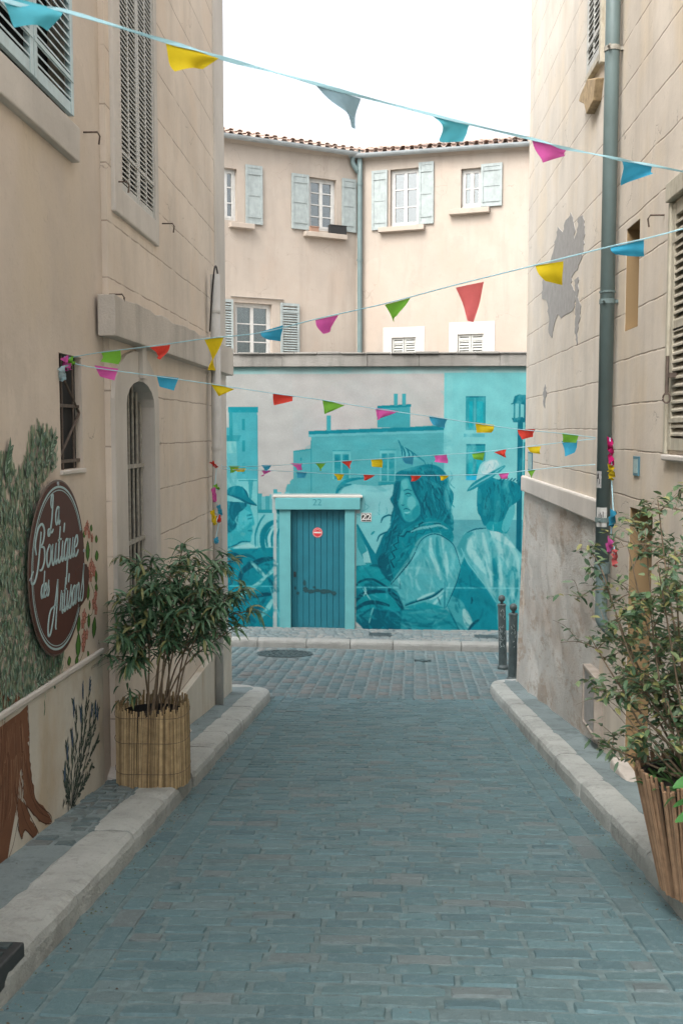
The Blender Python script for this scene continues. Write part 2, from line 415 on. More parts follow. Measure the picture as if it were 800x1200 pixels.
cells = []
MAN = (-1.62, 16.55, .40)
x = -6.5
while x < 6.5:                     # cross street: courses laid along the view
    wv = nrng.uniform(.15, .18); y = 12.62 + nrng.uniform(-.05, .0)
    while y < 17.24:
        L = nrng.uniform(.2, .34)
        if y + L > 17.1: L = 17.27 - y
        cy_, cx_ = y + L / 2, x + wv / 2 + (y - 15) * .03
        if math.hypot(cx_ - MAN[0], cy_ - MAN[1]) > MAN[2] + .1 and not (cy_ < 12.95 + .0 and (cx_ < -1.45 or cx_ > 1.5)):
            cells.append((cx_, cy_, L / 2, wv / 2, math.pi / 2 + nrng.normal(0, .012)))
        y += L
    x += wv
SETT2 = [(.10, .15, .16), (.115, .16, .168), (.14, .155, .155), (.155, .155, .15), (.09, .138, .152), (.12, .15, .155)]
mb = setts('street', cells, gz, SETT2, gap=.009); mb.cm = 1; mb.col = (.1, .1, .1)
ysg = np.linspace(12.58, 17.32, 12); xg = np.linspace(-12, 12, 25)
mb.add([(x, y, gz(x, y) - .006) for y in ysg for x in xg],
       [(j * 25 + i, j * 25 + i + 1, (j + 1) * 25 + i + 1, (j + 1) * 25 + i) for j in range(11) for i in range(24)])
M['joint2'] = simple('pale_joint', (.14, .18, .185), .95, .3, 15, .004)
struct(mb.build('cross_street', [M['sett'], M['joint2']], smooth=True, loc=(0, 15, -3.7)))

# far pavement in front of the painted wall
WY = 18.5
KFY = 17.32
PZ = lambda x, y: gz(x, 17.3) + .12
cells = []; y = KFY + .25
while y < WY - .02:
    h = .105; x = -6 + nrng.uniform(0, .1)
    while x < 6:
        L = nrng.uniform(.13, .2); cells.append((x + L / 2, y + h / 2, L / 2, h / 2, nrng.normal(0, .01))); x += L
    y += h
mb = setts('p', cells, PZ, [(.15, .175, .175), (.18, .19, .185), (.13, .155, .16), (.2, .2, .19)], gap=.007)
mb.cm = 1; mb.col = (.1, .1, .1)
mb.add([(x, y, PZ(x, y) - .006) for y in (KFY + .2, WY + .1) for x in xg], [(i, i + 1, 26 + i, 25 + i) for i in range(24)])
struct(mb.build('far_pavement', [M['sett'], M['joint2']], smooth=True, loc=(0, 18, -3.6)))

cells = []; y = 5.2
while y < 8.3:
    h = .10; x = -1.93 + nrng.uniform(0, .06)
    while x < KX0 - .27:
        L = nrng.uniform(.10, .15)
        if x + L > KX0 - .27: L = max(.05, KX0 - .262 - x)
        if not (y < 5.9 and nrng.random() < .5): cells.append((x + L / 2, y + h / 2, L / 2, h / 2, nrng.normal(0, .02)))
        x += L
    y += h
mb = setts('p', cells, lambda x, y: gz(0, y) + .131, [(.13, .165, .17), (.15, .18, .18), (.115, .15, .155), (.16, .175, .17)], gap=.007)
struct(mb.build('pavement', [M['sett']], loc=(-1.7, 6, -2)))

def kerb(name, path, width, side, hf, seglen=.95, top=.13):
    """stones along a path; side=+1 puts the body to the left of the walking direction"""
    mb = MB(); pts = [Vector((p[0], p[1], 0)) for p in path]
    d = [0]
    for i in range(1, len(pts)): d.append(d[-1] + (pts[i] - pts[i - 1]).length)
    def at(s):
        for i in range(1, len(pts)):
            if s <= d[i] or i == len(pts) - 1:
                t = (s - d[i - 1]) / max(1e-6, d[i] - d[i - 1]); p = pts[i - 1].lerp(pts[i], t)
                tan = (pts[i] - pts[i - 1]).normalized(); return p, tan
    s = 0
    while s < d[-1] - .05:
        L = min(seglen * rng.uniform(.75, 1.25), d[-1] - s)
        n = max(2, int(L / .09)); dz = rng.uniform(-.004, .004); dw = rng.uniform(-.006, .006)
        prof = [(0 + dw, -.2), (.004 + dw, top - .055), (.014 + dw, top - .022), (.042 + dw, top - .002), (width * .5, top + .003), (width - .02, top), (width, top - .012), (width, -.2)]
        rings = []
        for k in range(n + 1):
            q = s + .006 + (L - .012) * k / n; p, tan = at(q); p2, tan2 = at(max(0, q - .1)); p3, tan3 = at(min(d[-1], q + .1))
            tan = (tan2 + tan3).normalized(); nn = Vector((-tan.y, tan.x, 0)) * side
            pin = .012 if k in (0, n) else 0
            rings.append([p + nn * (w_ + rng.uniform(-.003, .003) + (pin if i_ in (1, 2, 3) else 0)) + Vector((0, 0, hf(p.x, p.y) + h_ + dz - (pin * .6 if h_ > 0 else 0) + rng.uniform(-.0025, .0025))) for i_, (w_, h_) in enumerate(prof)])
        m_ = len(prof)
        mb.add([v for r_ in rings for v in r_], [(i * m_ + j, i * m_ + j + 1, (i + 1) * m_ + j + 1, (i + 1) * m_ + j) for i in range(n) for j in range(m_ - 1)] + [tuple(range(m_))[::-1], tuple(n * m_ + j for j in range(m_))])
        s += L
    return struct(mb.build(name, M['kerb'], smooth=False, bevel=0))
arcL = [(-1.95 + .574 * math.cos(a), 12.25 + .574 * math.sin(a)) for a in np.linspace(0, math.pi / 2, 9)]
arcR = [(1.80 - .43 * math.cos(a), 13.1 + .43 * math.sin(a)) for a in np.linspace(0, math.pi / 2, 8)]
kerb('kerb', [(KX0, -2), (KX0, 4), (KX0, 8), (KX0, 12.25)] + arcL[1:] + [(-10, 12.824)], .27, 1, gz)
kerb('kerb', [(KX1, -2), (KX1, 4), (KX1, 8), (KX1, 13.1)] + arcR[1:] + [(10, 13.53)], .21, -1, gz)
fk = kerb('kerb', [(10, KFY), (-10, KFY)], .24, -1, lambda x, y: gz(x, 17.3), top=.125); fk.data.materials[0] = plaster('dull_kerb_stone', (.27, .275, .26), dark=.62, streak=.5, fine=2.6, bumpd=.035)

XL, XR = -1.92, 1.80               # faces of the houses
def pave(name, x0, x1, y0, y1, top=.122):
    mb = MB(); n = int((y1 - y0) / .25); k = 7
    mb.add([(x0 + (x1 - x0) * i / (k - 1), y0 + (y1 - y0) * j / n, gz(0, y0 + (y1 - y0) * j / n) + top + rng.uniform(-.005, .005)) for j in range(n + 1) for i in range(k)],
           [(j * k + i, j * k + i + 1, (j + 1) * k + i + 1, (j + 1) * k + i) for j in range(n) for i in range(k - 1)])
    return mb
struct(pave('p', XL - .1, KX0 - .24, -2, 12.5).build('pavement', M['pavement'], smooth=True, loc=(-1.7, 0, -2)))
struct(pave('p', KX1 + .18, XR + .2, -2, 13.34).build('pavement', M['pavement'], smooth=True, loc=(1.7, 0, -2)))
mb = MB(); mb.box(-10, -1.55, 12.0, 12.56, -3.9, gz(-3, 12.5) + .118)
mb.box(1.7, 10, 13.0, 13.34, -3.9, gz(3, 13.2) + .118)
struct(mb.build('pavement', M['pavement']))

# ------------------------------------------------------------------ window builders
def shutter(fr, u0, u1, v0, v1, w, mat, parent, slats=True, rails=2, th=.035, stile=.05, solid_lower=0, pitch=.05, vmid=1):
    mb = MB(); W2 = w + th
    mb.fbox(fr, u0, u0 + stile, v0, v1, w, W2); mb.fbox(fr, u1 - stile, u1, v0, v1, w, W2)
    rl = [v0 + (v1 - v0) * i / (rails - 1) for i in range(rails)]
    for i, r_ in enumerate(rl):
        a, b = (r_, r_ + stile * 1.2) if i == 0 else ((r_ - stile * 1.2, r_) if i == rails - 1 else (r_ - stile * .5, r_ + stile * .5))
        mb.fbox(fr, u0 + stile + .001, u1 - stile - .001, a, b, w + .003, W2 - .003)
    for k in range(1, vmid):
        c = u0 + (u1 - u0) * k / vmid; mb.fbox(fr, c - stile * .3, c + stile * .3, v0 + stile * 1.2, v1 - stile * 1.2, w + .002, W2 - .002)
    if slats:
        v = v0 + stile * 1.2 + pitch * .3
        while v < v1 - stile * 1.2 - pitch * .4:
            a = [fr.pt(u, v + dv, ww) for u in (u0 + stile * .9, u1 - stile * .9) for dv, ww in ((0, W2 - .003), (.012, W2 - .003), (pitch * .8, w + .004), (pitch * .8 - .012, w + .004))]
            mb.add(a, [(0, 1, 2, 3), (7, 6, 5, 4), (0, 4, 5, 1), (1, 5, 6, 2), (2, 6, 7, 3), (3, 7, 4, 0)])
            v += pitch
    else:
        mb.fbox(fr, u0 + stile + .001, u1 - stile - .001, v0 + .01, v1 - .01, w + .008, W2 - .012)
    o = mb.build('shutter', mat, parent)
    for vv in (v0 + (v1 - v0) * .12, v0 + (v1 - v0) * .85):
        hm = MB(); hm.fbox(fr, u0 + .005, u1 - .01, vv - .012, vv + .012, W2, W2 + .004)
        hm.build('hinge', mat, o)
    return o

def casement(fr, u0, u1, v0, v1, w, parent, rows=3, leaves=2, curtain=0, fw=.045, name='window'):
    mb = MB()
    mb.fbox(fr, u0, u1, v1 - fw, v1, w - .05, w); mb.fbox(fr, u0, u1, v0, v0 + fw, w - .05, w)
    mb.fbox(fr, u0, u0 + fw, v0 + fw, v1 - fw, w - .05, w); mb.fbox(fr, u1 - fw, u1, v0 + fw, v1 - fw, w - .05, w)
    lw = (u1 - u0 - 2 * fw) / leaves
    for i in range(leaves):
        a = u0 + fw + i * lw; b = a + lw; s_ = fw * .75
        mb.fbox(fr, a, a + s_, v0 + fw, v1 - fw, w - .04, w + .006); mb.fbox(fr, b - s_, b, v0 + fw, v1 - fw, w - .04, w + .006)
        mb.fbox(fr, a + s_, b - s_, v0 + fw, v0 + fw + s_ * 1.4, w - .04, w + .005); mb.fbox(fr, a + s_, b - s_, v1 - fw - s_, v1 - fw, w - .04, w + .005)
        for k in range(1, rows):
            vv = v0 + fw + (v1 - v0 - 2 * fw) * k / rows; mb.fbox(fr, a + s_, b - s_, vv - .012, vv + .012, w - .035, w + .003)
    o = mb.build(name, M['white_paint'], parent)
    gm = MB(); gm.fbox(fr, u0 + fw * .5, u1 - fw * .5, v0 + fw * .5, v1 - fw * .5, w - .03, w - .022); gm.build('pane', M['glass'], o)
    if curtain:
        cm = MB(); n = 24; a, b = u0 + fw, u0 + fw + (u1 - u0 - 2 * fw) * curtain
        pts = [(a + (b - a) * i / n, .012 * math.sin(i * 1.7)) for i in range(n + 1)]
        cm.add([fr.pt(u, v, w - .075 + ww) for u, ww in pts for v in (v0 + fw, v1 - fw)], [(2 * i, 2 * i + 2, 2 * i + 3, 2 * i + 1) for i in range(n)])
        cm.build('curtain', M['curtain'], o)
    return o

def hook(fr, u, v, parent, mat='rust', L=.09):
    mb = MB(); mb.tube([fr.pt(u, v, -.01), fr.pt(u, v, L), fr.pt(u + .02, v - .02, L + .01), fr.pt(u + .03, v - .07, L)], .006, 6)
    mb.build('shutter_hook', M[mat], parent)

# ------------------------------------------------------------------ left houses
FL = Frame((XL, 0, 0), (0, 1, 0), (1, 0, 0))          # near house, u = y
XF = -1.88
FF = Frame((XF, 0, 0), (0, 1, 0), (1, 0, 0))          # far house
YS = FL.px(125, 600)[0]                               # joint between the two
YC = 12.05
h1 = thing('town_house', (XL - 2, 3, -2.2), 'tan plastered house on the left with painted tree and round brown sign on its wall', 'house', 'houses lining the lane')
shp = FL.rect(4, -60, 77, 137)                         # upper shuttered window: use lower right corner
suR, svB = FL.px(77, 137); suL = suR - 1.05
bw = FL.rect(69, 413, 98, 549)
bz1 = FL.px(69, 413)[1]; bz0 = FL.px(91, 549)[1]
mb = MB(); wall(mb, FL, -1.2, YS, -3.4, 6.8, [(suL, suR, svB, svB + 1.7, .12), (bw[0], bw[1], bz0, bz1, .06)], .2)
mb.box(XL - 6, XL - .31, -1.2, YS, -3.4, 6.8)
mb.add([(XL, -1.2, -3.4), (XL - .31, -1.2, -3.4), (XL - .31, -1.2, 6.8), (XL, -1.2, 6.8)], [(0, 1, 2, 3)])
mb.build('wall', M['left_near'], h1)
# sill slab and shutters
mb = MB(); sb = FL.px(86, 192)[1]
mb.fbox(FL, suL - .15, suR + .12, sb, svB - .03, -.05, .05, jit=.004); mb.build('window_sill', M['pale_trim'], h1, bevel=.008)
mid = FL.px(42, 100, .06)[0]
lw = suR - mid
for a in (mid, mid - lw, ):
    shutter(FL, a + .004, a + lw - .004, svB, svB + 1.68, .02, M['shutter_near'], h1, pitch=.05, stile=.055, rails=3)
mb = MB(); mb.fbox(FL, suL, suR, svB, svB + 1.7, -.115, -.1); mb.build('window_void', M['void'], h1)
# barred window
mb = MB(); mb.fbox(FL, bw[0], bw[1], bz0, bz1, -.055, -.045); mb.build('window_void', M['void'], h1)
g = MB(); n = 2
for k in range(n): 
    u = bw[0] + (bw[1] - bw[0]) * (k + .5) / n; g.tube([FL.pt(u, bz0, -.025), FL.pt(u, bz1, -.025)], .007, 6)
for v in (bz0 + .05, (bz0 + bz1) / 2 + .04): g.fbox(FL, bw[0], bw[1], v - .010, v + .010, -.035, -.02)
g.tube([FL.pt(bw[0], bz1 - .05, -.02), FL.pt(bw[1], (bz0 + bz1) / 2, -.02)], .008, 6)
g.tube([FL.pt(bw[1], (bz0 + bz1) / 2, -.02), FL.pt(bw[0], bz0 + .05, -.02)], .008, 6)
g.build('window_grille', M['rust'], h1)
mb = MB(); mb.fbox(FL, bw[0] - .02, bw[1] + .02, bz0 - .03, bz0 - .003, -.05, .018, jit=.003)
mb.build('window_sill', M['pale_trim'], h1, bevel=.006)
# low pale plinth with a projecting top edge
pl = [FL.px(0, 842, .02), FL.px(121, 763, .02)]
sl = (pl[1][1] - pl[0][1]) / (pl[1][0] - pl[0][0]); zp = lambda u: pl[0][1] + sl * (u - pl[0][0])
PU = pl[1][0]
mb = MB(); mb.fpoly(FL, [(-3, -3.3), (PU, -3.3), (PU, zp(PU) - .012), (-3, zp(-3) - .012)], .002, .016)
mb.build('plinth', M['pale_plinth'], h1)
mb = MB(); mb.fpoly(FL, [(-3, zp(-3) - .012), (PU + .003, zp(PU) - .012), (PU + .003, zp(PU) + .022), (-3, zp(-3) + .022)], .002, .03)
mb.build('plinth_edge', M['pale_trim'], h1, bevel=.008)
for p in ((98, 155), (92, 160)): pass
u, v = FL.px(98, 155); hook(FL, u, v, h1, 'rust')

h2 = thing('town_house', (XL - 2, 9.5, -2.8), 'tan house with scored joints, arched grilled doorway and tall grey shutters at the far left', 'house', 'houses lining the lane')
tw = FF.rect(140, -200, 178, 222); twB = FF.px(140, 222)[1]; twu0, twu1 = FF.px(139, 200)[0], FF.px(179, 200)[0]
dz1 = FF.px(162, 447)[1]; du0, du1 = FF.px(146, 600)[0], FF.px(179, 600)[0]; dz0 = FF.px(132, 757)[1]
mb = MB(); wall(mb, FF, YS, YC, -4, 6.8, [(twu0, twu1, twB, twB + 2.3, .1), (du0 - .03, du1 + .03, dz0, dz1 + .03, .3)], .2)
mb.box(XF - 6, XF - .31, YS + .004, YC, -4, 6.8)
mb.add([(XF, YC, -4), (XF - .31, YC, -4), (XF - .31, YC, 6.8), (XF, YC, 6.8)], [(0, 1, 2, 3)])
mb.add([(XF, YS, -4), (XF - .31, YS, -4), (XF - .31, YS, 6.8), (XF, YS, 6.8)], [(0, 1, 2, 3)])
mb.build('wall', M['left_far'], h2)
# pale corner strip
cs0 = FF.px(258, 300)[0]
mb = MB(); mb.fbox(FF, YC - .62, YC + .03, -3.6, 6.8, -.05, .02); mb.build('corner_strip', M['pale_trim'], h2, bevel=.015)
# tall window surround, sill and shutters
mb = MB(); s0, s1 = FF.px(131, 249)[0], FF.px(183, 287)[0]; sB = (FF.px(131, 249)[1] + FF.px(182, 287)[1]) / 2
mb.fbox(FF, s0, twu0, sB, twB + 2.5, -.02, .03); mb.fbox(FF, twu1, s1, sB, twB + 2.5, -.02, .03)
mb.fbox(FF, twu0 + .001, twu1 - .001, sB + .001, twB - .002, -.02, .028); mb.fbox(FF, twu0, twu1, twB + 2.3, twB + 2.5, -.02, .029)
mb.build('window_surround', M['pale_trim'], h2, bevel=.01)
um = (twu0 + twu1) / 2
shutter(FF, twu0 + .005, um - .003, twB, twB + 2.28, -.02, M['shutter_grey'], h2, pitch=.036, stile=.045, vmid=2, rails=2)
shutter(FF, um + .003, twu1 - .005, twB, twB + 2.28, -.02, M['shutter_grey'], h2, pitch=.036, stile=.045, vmid=2, rails=2)
mb = MB(); mb.fbox(FF, twu0, twu1, twB, twB + 2.3, -.095, -.085); mb.build('window_void', M['void'], h2)
for p in ((134, 213), (190, 262), (128, 345)):
    u, v = FF.px(*p); hook(FF, u, v, h2)
# rough lintel beam over the door
l0 = FF.px(135, 345, .1); l1 = FF.px(258, 400, .1); lb = FF.px(135, 393, .1)
mb = MB(); n = 26; top = []; 
U1 = YC + .08
for i in range(n + 1):
    u = l0[0] + (U1 - l0[0]) * i / n; top.append((u, l0[1] + (l1[1] - l0[1]) * i / n * .9 + rng.uniform(-.016, .012)))
bot = [(U1, lb[1] + .02), (l0[0], lb[1])]
mb.fpoly(FF, top + bot, -.02, .1); mb.build('lintel_beam', M['concrete'], h2, bevel=.006)
# arched doorway surround
ou0, ou1 = FF.px(132, 600)[0], FF.px(184, 600)[0]
cx = (du0 + du1) / 2; rise = .19
def arch(a, b, spring, top, k=10):
    c = (a + b) / 2; return [(c + (b - a) / 2 * math.cos(t), spring + (top - spring) * math.sin(t)) for t in np.linspace(0, math.pi, k)]
zi = dz1 - rise; ot = FF.px(158, 412)[1]
inner = arch(du0, du1, zi, dz1); outer = arch(ou0, ou1, zi + .04, ot)
mb = MB(); w0, w1 = -.26, .03
mb.fbox(FF, du1, ou1, dz0, zi + .04, -.02, w1); mb.fbox(FF, ou0, du0, dz0, zi + .04, -.02, w1)
for i in range(len(inner) - 1):
    for (A, B, C, D) in ((inner[i], inner[i + 1], outer[i + 1], outer[i]),):
        q = [A, B, C, D]
        mb.add([FF.pt(u, v, w1 - .0005) for u, v in q] + [FF.pt(u, v, -.27) for u, v in q], [(0, 1, 2, 3), (0, 1, 5, 4), (3, 2, 6, 7)])
mb.fbox(FF, cx - .06, cx + .07, dz1 + .02, lb[1] + .01, -.01, .06)
mb.build('door_surround', M['pale_trim'], h2)
mb = MB(); mb.fbox(FF, du0 - .02, du1 + .02, dz0, dz1, -.135, -.125); mb.build('window_void', M['void'], h2)
for a in (du0 + .001, du1 - .004): mb = MB(); mb.fbox(FF, a, a + .003, dz0, zi, -.28, .0); mb.build('window_reveal', M['pale_trim'], h2)
g = MB()
for k in range(7):
    u = du0 + (du1 - du0) * (k + .5) / 7
    g.tube([FF.pt(u, dz0 + .02, -.075), FF.pt(u, dz1 - rise * abs((u - cx) / (du1 - du0) * 2) ** 2 - .01, -.075)], .011, 8)
for y_ in (548, 640, 720):
    v = FF.px(155, y_)[1]; g.fbox(FF, du0, du1, v - .015, v + .015, -.09, -.06)
g.build('door_grille', M['bars'], h2)
# plinth with level top that shows as the street falls away
zpl = -2.42
mb = MB(); mb.fbox(FF, 8.9, YC + .05, -3.9, zpl, -.05, .055); mb.build('plinth', M['pale_plinth'], h2, bevel=.008)
mb = MB(); vs = []; ks = np.linspace(YS - .1, 9.1, 16)
for i, y in enumerate(ks):
    e = min(1, i / 2 + .25); z = gz(0, y) + .1; k = rng.uniform(.85, 1.15) * e
    vs += [(XF - .06, y, z), (XF - .06, y, z + .17 * k), (XF + .02 * k, y, z + .15 * k), (XF + .10 * k, y, z + .1 * k), (XF + .17 * k, y, z)]
mb.add(vs, [(i * 5 + q, i * 5 + q + 1, i * 5 + q + 6, i * 5 + q + 5) for i in range(15) for q in range(4)] + [(0, 1, 2, 3, 4)]); mb.build('wall_fillet', M['concrete'], h2)
# rain pipe at the corner
xp = XF + .09; yp = 11.45
h2pt = FF.px(252, 322, .09); yp = h2pt[0]
t_pipe = thing('rain_pipe', (xp, yp, gz(0, yp) + .12), 'pale painted pipe at the far end of the left wall with looped cable', 'pipe')
mb = MB(); zt = h2pt[1]; mb.tube([(xp, yp, gz(0, yp) + .1), (xp, yp, zt)], .052, 14); mb.build('pipe', M['pipe_pale'], t_pipe, smooth=True)
for z in (zt - .4, -.2, -1.4, -2.4): mb = MB(); mb.tube([(xp, yp, z), (xp, yp, z + .025)], .057, 14); mb.build('bracket', M['pipe_pale'], t_pipe)
mb = MB(); mb.tube(smooth_pts([(xp - .05, yp - .06, zt - .6), (xp - .03, yp - .07, zt - .3), (xp, yp - .06, zt + .02), (xp + .01, yp, zt + .09), (xp + .02, yp + .05, zt + .02)]), .009, 6); mb.build('cable', M['black'], t_pipe)

# ------------------------------------------------------------------ right houses
FR = Frame((XR, 0, 0), (0, 1, 0), (-1, 0, 0))
YP = FR.px(705, 600)[0]; YRC = 13.22
h3 = thing('town_house', (XR + 2, 11, -3.1), 'cream house at the far right with scored joints, grey cement patch and eroded base', 'house', 'houses lining the lane')
uw = FR.rect(692, -100, 710, 85); uwB = FR.px(695, 84)[1]
uu0, uu1 = FR.px(709, 60)[0], FR.px(692, 84)[0]
lt, lbm = -.57, -.77
mb = MB(); wall(mb, FR, YP, YRC, lbm, 6.8, [(uu0, uu1, uwB, uwB + 1.7, .12)], .2)
mb.box(XR + .13, XR + 6, YP + .004, YRC, -4.2, 6.8)
for z0, z1 in ((-4.2, 6.8),): mb.add([(XR, YRC, z0), (XR + .14, YRC, z0), (XR + .14, YRC, z1), (XR, YRC, z1)], [(0, 1, 2, 3)])
mb.build('wall', M['right_far'], h3)
# eroded base: rough displaced sheet
mb = MB(); nu, nv = 90, 60
from mathutils import noise as mnoise
def rough(u, v): return .022 * mnoise.fractal(Vector((u * 2.2, v * 2.2, 3)), 1.0, 2.1, 5) + .006 * mnoise.noise(Vector((u * 19, v * 19, 1)))
U0, U1 = YP, YRC + .02
def bulge(v): return .0 + .07 * max(0, (-2.6 - v))
mb.add([FR.pt(U0 + (U1 - U0) * i / nu, -4.2 + (lbm + .02 + 4.2) * j / nv, -.004 + bulge(-4.2 + (lbm + 4.2) * j / nv) * i / nu + rough(i * .06, j * .06)) for i in range(nu + 1) for j in range(nv + 1)],
       [(i * (nv + 1) + j, (i + 1) * (nv + 1) + j, (i + 1) * (nv + 1) + j + 1, i * (nv + 1) + j + 1) for i in range(nu) for j in range(nv)])
mb.add([FR.pt(U1, -4.2, .1), FR.pt(U1, -4.2, -.3), FR.pt(U1, lbm, -.3), FR.pt(U1, lbm, .0)], [(0, 1, 2, 3)])
mb.build('wall_base', M['rubble'], h3, smooth=True)
mb = MB(); mb.fbox(FR, YP, YRC + .04, lbm, lt, -.01, .045); mb.build('string_course', M['pale_trim'], h3, bevel=.02)
# grey cement patch outlines traced to the wall
def patch(pts, w=.004):
    q = []; n = len(pts)
    for i in range(n):
        a, b = pts[i], pts[(i + 1) % n]; L = math.hypot(a[0] - b[0], a[1] - b[1]); k = max(1, int(L / 3))
        for j in range(k):
            f = j / k; q.append((a[0] + (b[0] - a[0]) * f + rng.uniform(-.9, .9), a[1] + (b[1] - a[1]) * f + rng.uniform(-1.1, 1.1)))
    mb = MB(); mb.fpoly(FR, [FR.px(*p) for p in q], -.002, w); return mb
P1 = [(650, 283), (654, 266), (659, 272), (662, 262), (669, 249), (673, 264), (673, 280), (676, 272), (677, 255), (683, 252), (685, 268), (684, 288), (681, 304), (676, 316), (670, 323), (669, 333), (674, 343), (673, 361), (666, 366), (657, 373), (654, 368), (650, 380), (646, 396), (643, 390), (643, 370), (640, 352), (635, 349), (635, 322), (641, 312), (646, 303)]
pm = patch(P1); pm.build('cement_patch', M['patch'], h3)
patch([(673, 329), (677, 325), (678, 339), (676, 347), (680, 358), (679, 372), (677, 386), (676, 404), (674, 392), (674, 350)]).build('cement_patch', M['patch'], h3)
patch([(637, 455), (639, 449), (640, 460), (638, 478), (636, 470)]).build('cement_patch', M['patch'], h3)
# upper shutter hanging, with a crumbled sill
shutter(FR, uu0 + .0, uu1 - .02, uwB, uwB + 1.68, .01, M['shutter_grey'], h3, pitch=.05, stile=.05, vmid=2)
mb = MB(); mb.fbox(FR, uu0 - .04, uu0 + .03, uwB - .1, uwB + 1.8, -.02, .05); mb.fbox(FR, uu0, uu1, uwB - .06, uwB - .004, -.02, .05)
mb.build('window_surround', M['shutter_old'], h3, bevel=.006)
cs = [FR.px(*p, .05) for p in ((690, 93), (700, 91), (697, 118), (689, 134), (686, 122), (680, 119), (682, 110))]
mb = MB(); mb.fpoly(FR, cs, -.01, .07); mb.build('broken_sill', simple('crumbling_stone', (.36, .27, .16), .95, .3, 18, .01), h3, bevel=.01)
# meter cupboard in the base
ucab = FR.rect(689, 786, 704, 846, .03)
cu0, cu1 = FR.px(704, 800, .02)[0], FR.px(689, 800, .02)[0]; cz1 = FR.px(697, 786, .02)[1]; cz0 = cz1 - .52
# ---- near right house
h4 = thing('town_house', (XR + 2, 3, -2.2), 'buff house on the near right with ochre doorway, slit window and old cream shutters', 'house', 'houses lining the lane')
sw0, sw1 = FR.px(748.5, 300)[0], FR.px(733, 300)[0]; swz1 = FR.px(748, 257)[1]; swz0 = FR.px(733, 388)[1]
dr0, dr1 = FR.px(762, 700)[0], FR.px(735, 700)[0]; drz1 = FR.px(735, 593)[1]; drz0 = gz(0, 7.3) + .16
ns1 = FR.px(787, 380)[0]; nsz1 = FR.px(792, 262)[1] + .12; nsz0 = FR.px(787, 527)[1]
mb = MB(); wall(mb, FR, -1.2, YP - .003, -3.6, 6.8, [(sw0, sw1, swz0, swz1, .32), (dr0, dr1, drz0, drz1, .28), (ns1 - 1.0, ns1, nsz0, nsz1, .12)], .2)
mb.box(XR + .33, XR + 6, -1.2, YP, -3.6, 6.8)
mb.add([(XR, -1.2, -3.4), (XR + .33, -1.2, -3.4), (XR + .33, -1.2, 6.8), (XR, -1.2, 6.8)], [(0, 1, 2, 3)])
mb.build('wall', M['right_near'], h4)
def reveal(fr, a, b, c, d, dep, mat, name, parent):
    mb = MB()
    mb.fbox(fr, b - .006, b - .002, c, d, -dep, -.004); mb.fbox(fr, a + .002, a + .006, c, d, -dep, -.004)
    mb.fbox(fr, a, b, d - .006, d - .002, -dep, -.004); mb.fbox(fr, a + .006, b - .006, c + .002, c + .006, -dep, -.004); mb.fbox(fr, a, b, c, d, -dep - .004, -dep + .004)
    return mb.build(name, mat, parent)
reveal(FR, sw0, sw1, swz0, swz1, .3, M['ochre'], 'window_reveal', h4)
reveal(FR, dr0, dr1, drz0, drz1, .27, M['ochre'], 'doorway_reveal', h4)
mb = MB(); mb.fbox(FR, dr0 + .03, dr1 - .03, drz0 + .02, drz1 - .02, -.262, -.235)
for k in range(6): u = dr0 + .05 + (dr1 - dr0 - .1) * k / 6; mb.fbox(FR, u, u + (dr1 - dr0 - .1) / 6 - .008, drz0 + .03, drz1 - .03, -.235, -.228)
mb.build('door', simple('ochre_door_paint', (.24, .16, .085), .6, .12, 6), h4)
mb = MB(); mb.fbox(FR, dr0 - .04, dr1 + .04, drz0 - .25, drz0 - .002, -.25, .1, jit=.004); mb.build('doorstep', M['concrete'], h4, bevel=.02)
for k in (0, 1):
    b = ns1 - .5 * k
    shutter(FR, b - .49, b - .005, nsz0, nsz1, -.02, M['shutter_old'], h4, pitch=.05, stile=.06, rails=3)
mb = MB(); mb.fbox(FR, ns1, ns1 + .05, nsz0 - .03, nsz1 + .02, -.03, .03); mb.fbox(FR, ns1 - 1.05, ns1 + .05, nsz1 + .022, nsz1 + .14, -.03, .05)
mb.build('window_surround', M['shutter_old'], h4, bevel=.008)
mb = MB()
u, v = FR.px(781, 440, .05)
mb.fbox(FR, u - .05, u + .02, v - .015, v + .015, .0, .05); mb.tube([FR.pt(u, v - .12, .05), FR.pt(u, v + .12, .05)], .012, 8)
mb.tube([FR.pt(u + .01 * math.cos(t) , v - .14 + .03 * math.sin(t), .05 + .02 * math.cos(t)) for t in np.linspace(0, 6.2, 12)], .006, 6)
mb.build('shutter_latch', M['rust'], h4)
mb = MB(); mb.fbox(FR, ns1 - 1.05, ns1 + .07, nsz0 - .07, nsz0 - .032, -.02, .035); mb.build('window_sill', M['pale_trim'], h4, bevel=.01)
u, v = FR.px(778, 252); hook(FR, u, v, h4)
# cupboard
cab = thing('meter_cupboard', FR.pt((cu0 + cu1) / 2, cz0, .03), 'small grey metal meter cupboard low on the eroded right wall', 'cupboard')
mb = MB()
for a, b, c, d in ((cu0, cu0 + .03, cz0, cz1), (cu1 - .03, cu1, cz0, cz1), (cu0 + .03, cu1 - .03, cz1 - .03, cz1), (cu0 + .03, cu1 - .03, cz0, cz0 + .03)):
    mb.fbox(FR, a, b, c, d, -.02, .075)
mb.build('cupboard_frame', simple('cupboard_frame_paint', (.32, .28, .24), .8, .2, 10), cab, bevel=.004)
mb = MB(); mb.fbox(FR, cu0 + .031, cu1 - .031, cz0 + .031, cz1 - .031, .0, .06); mb.build('door', M['patch'], cab)
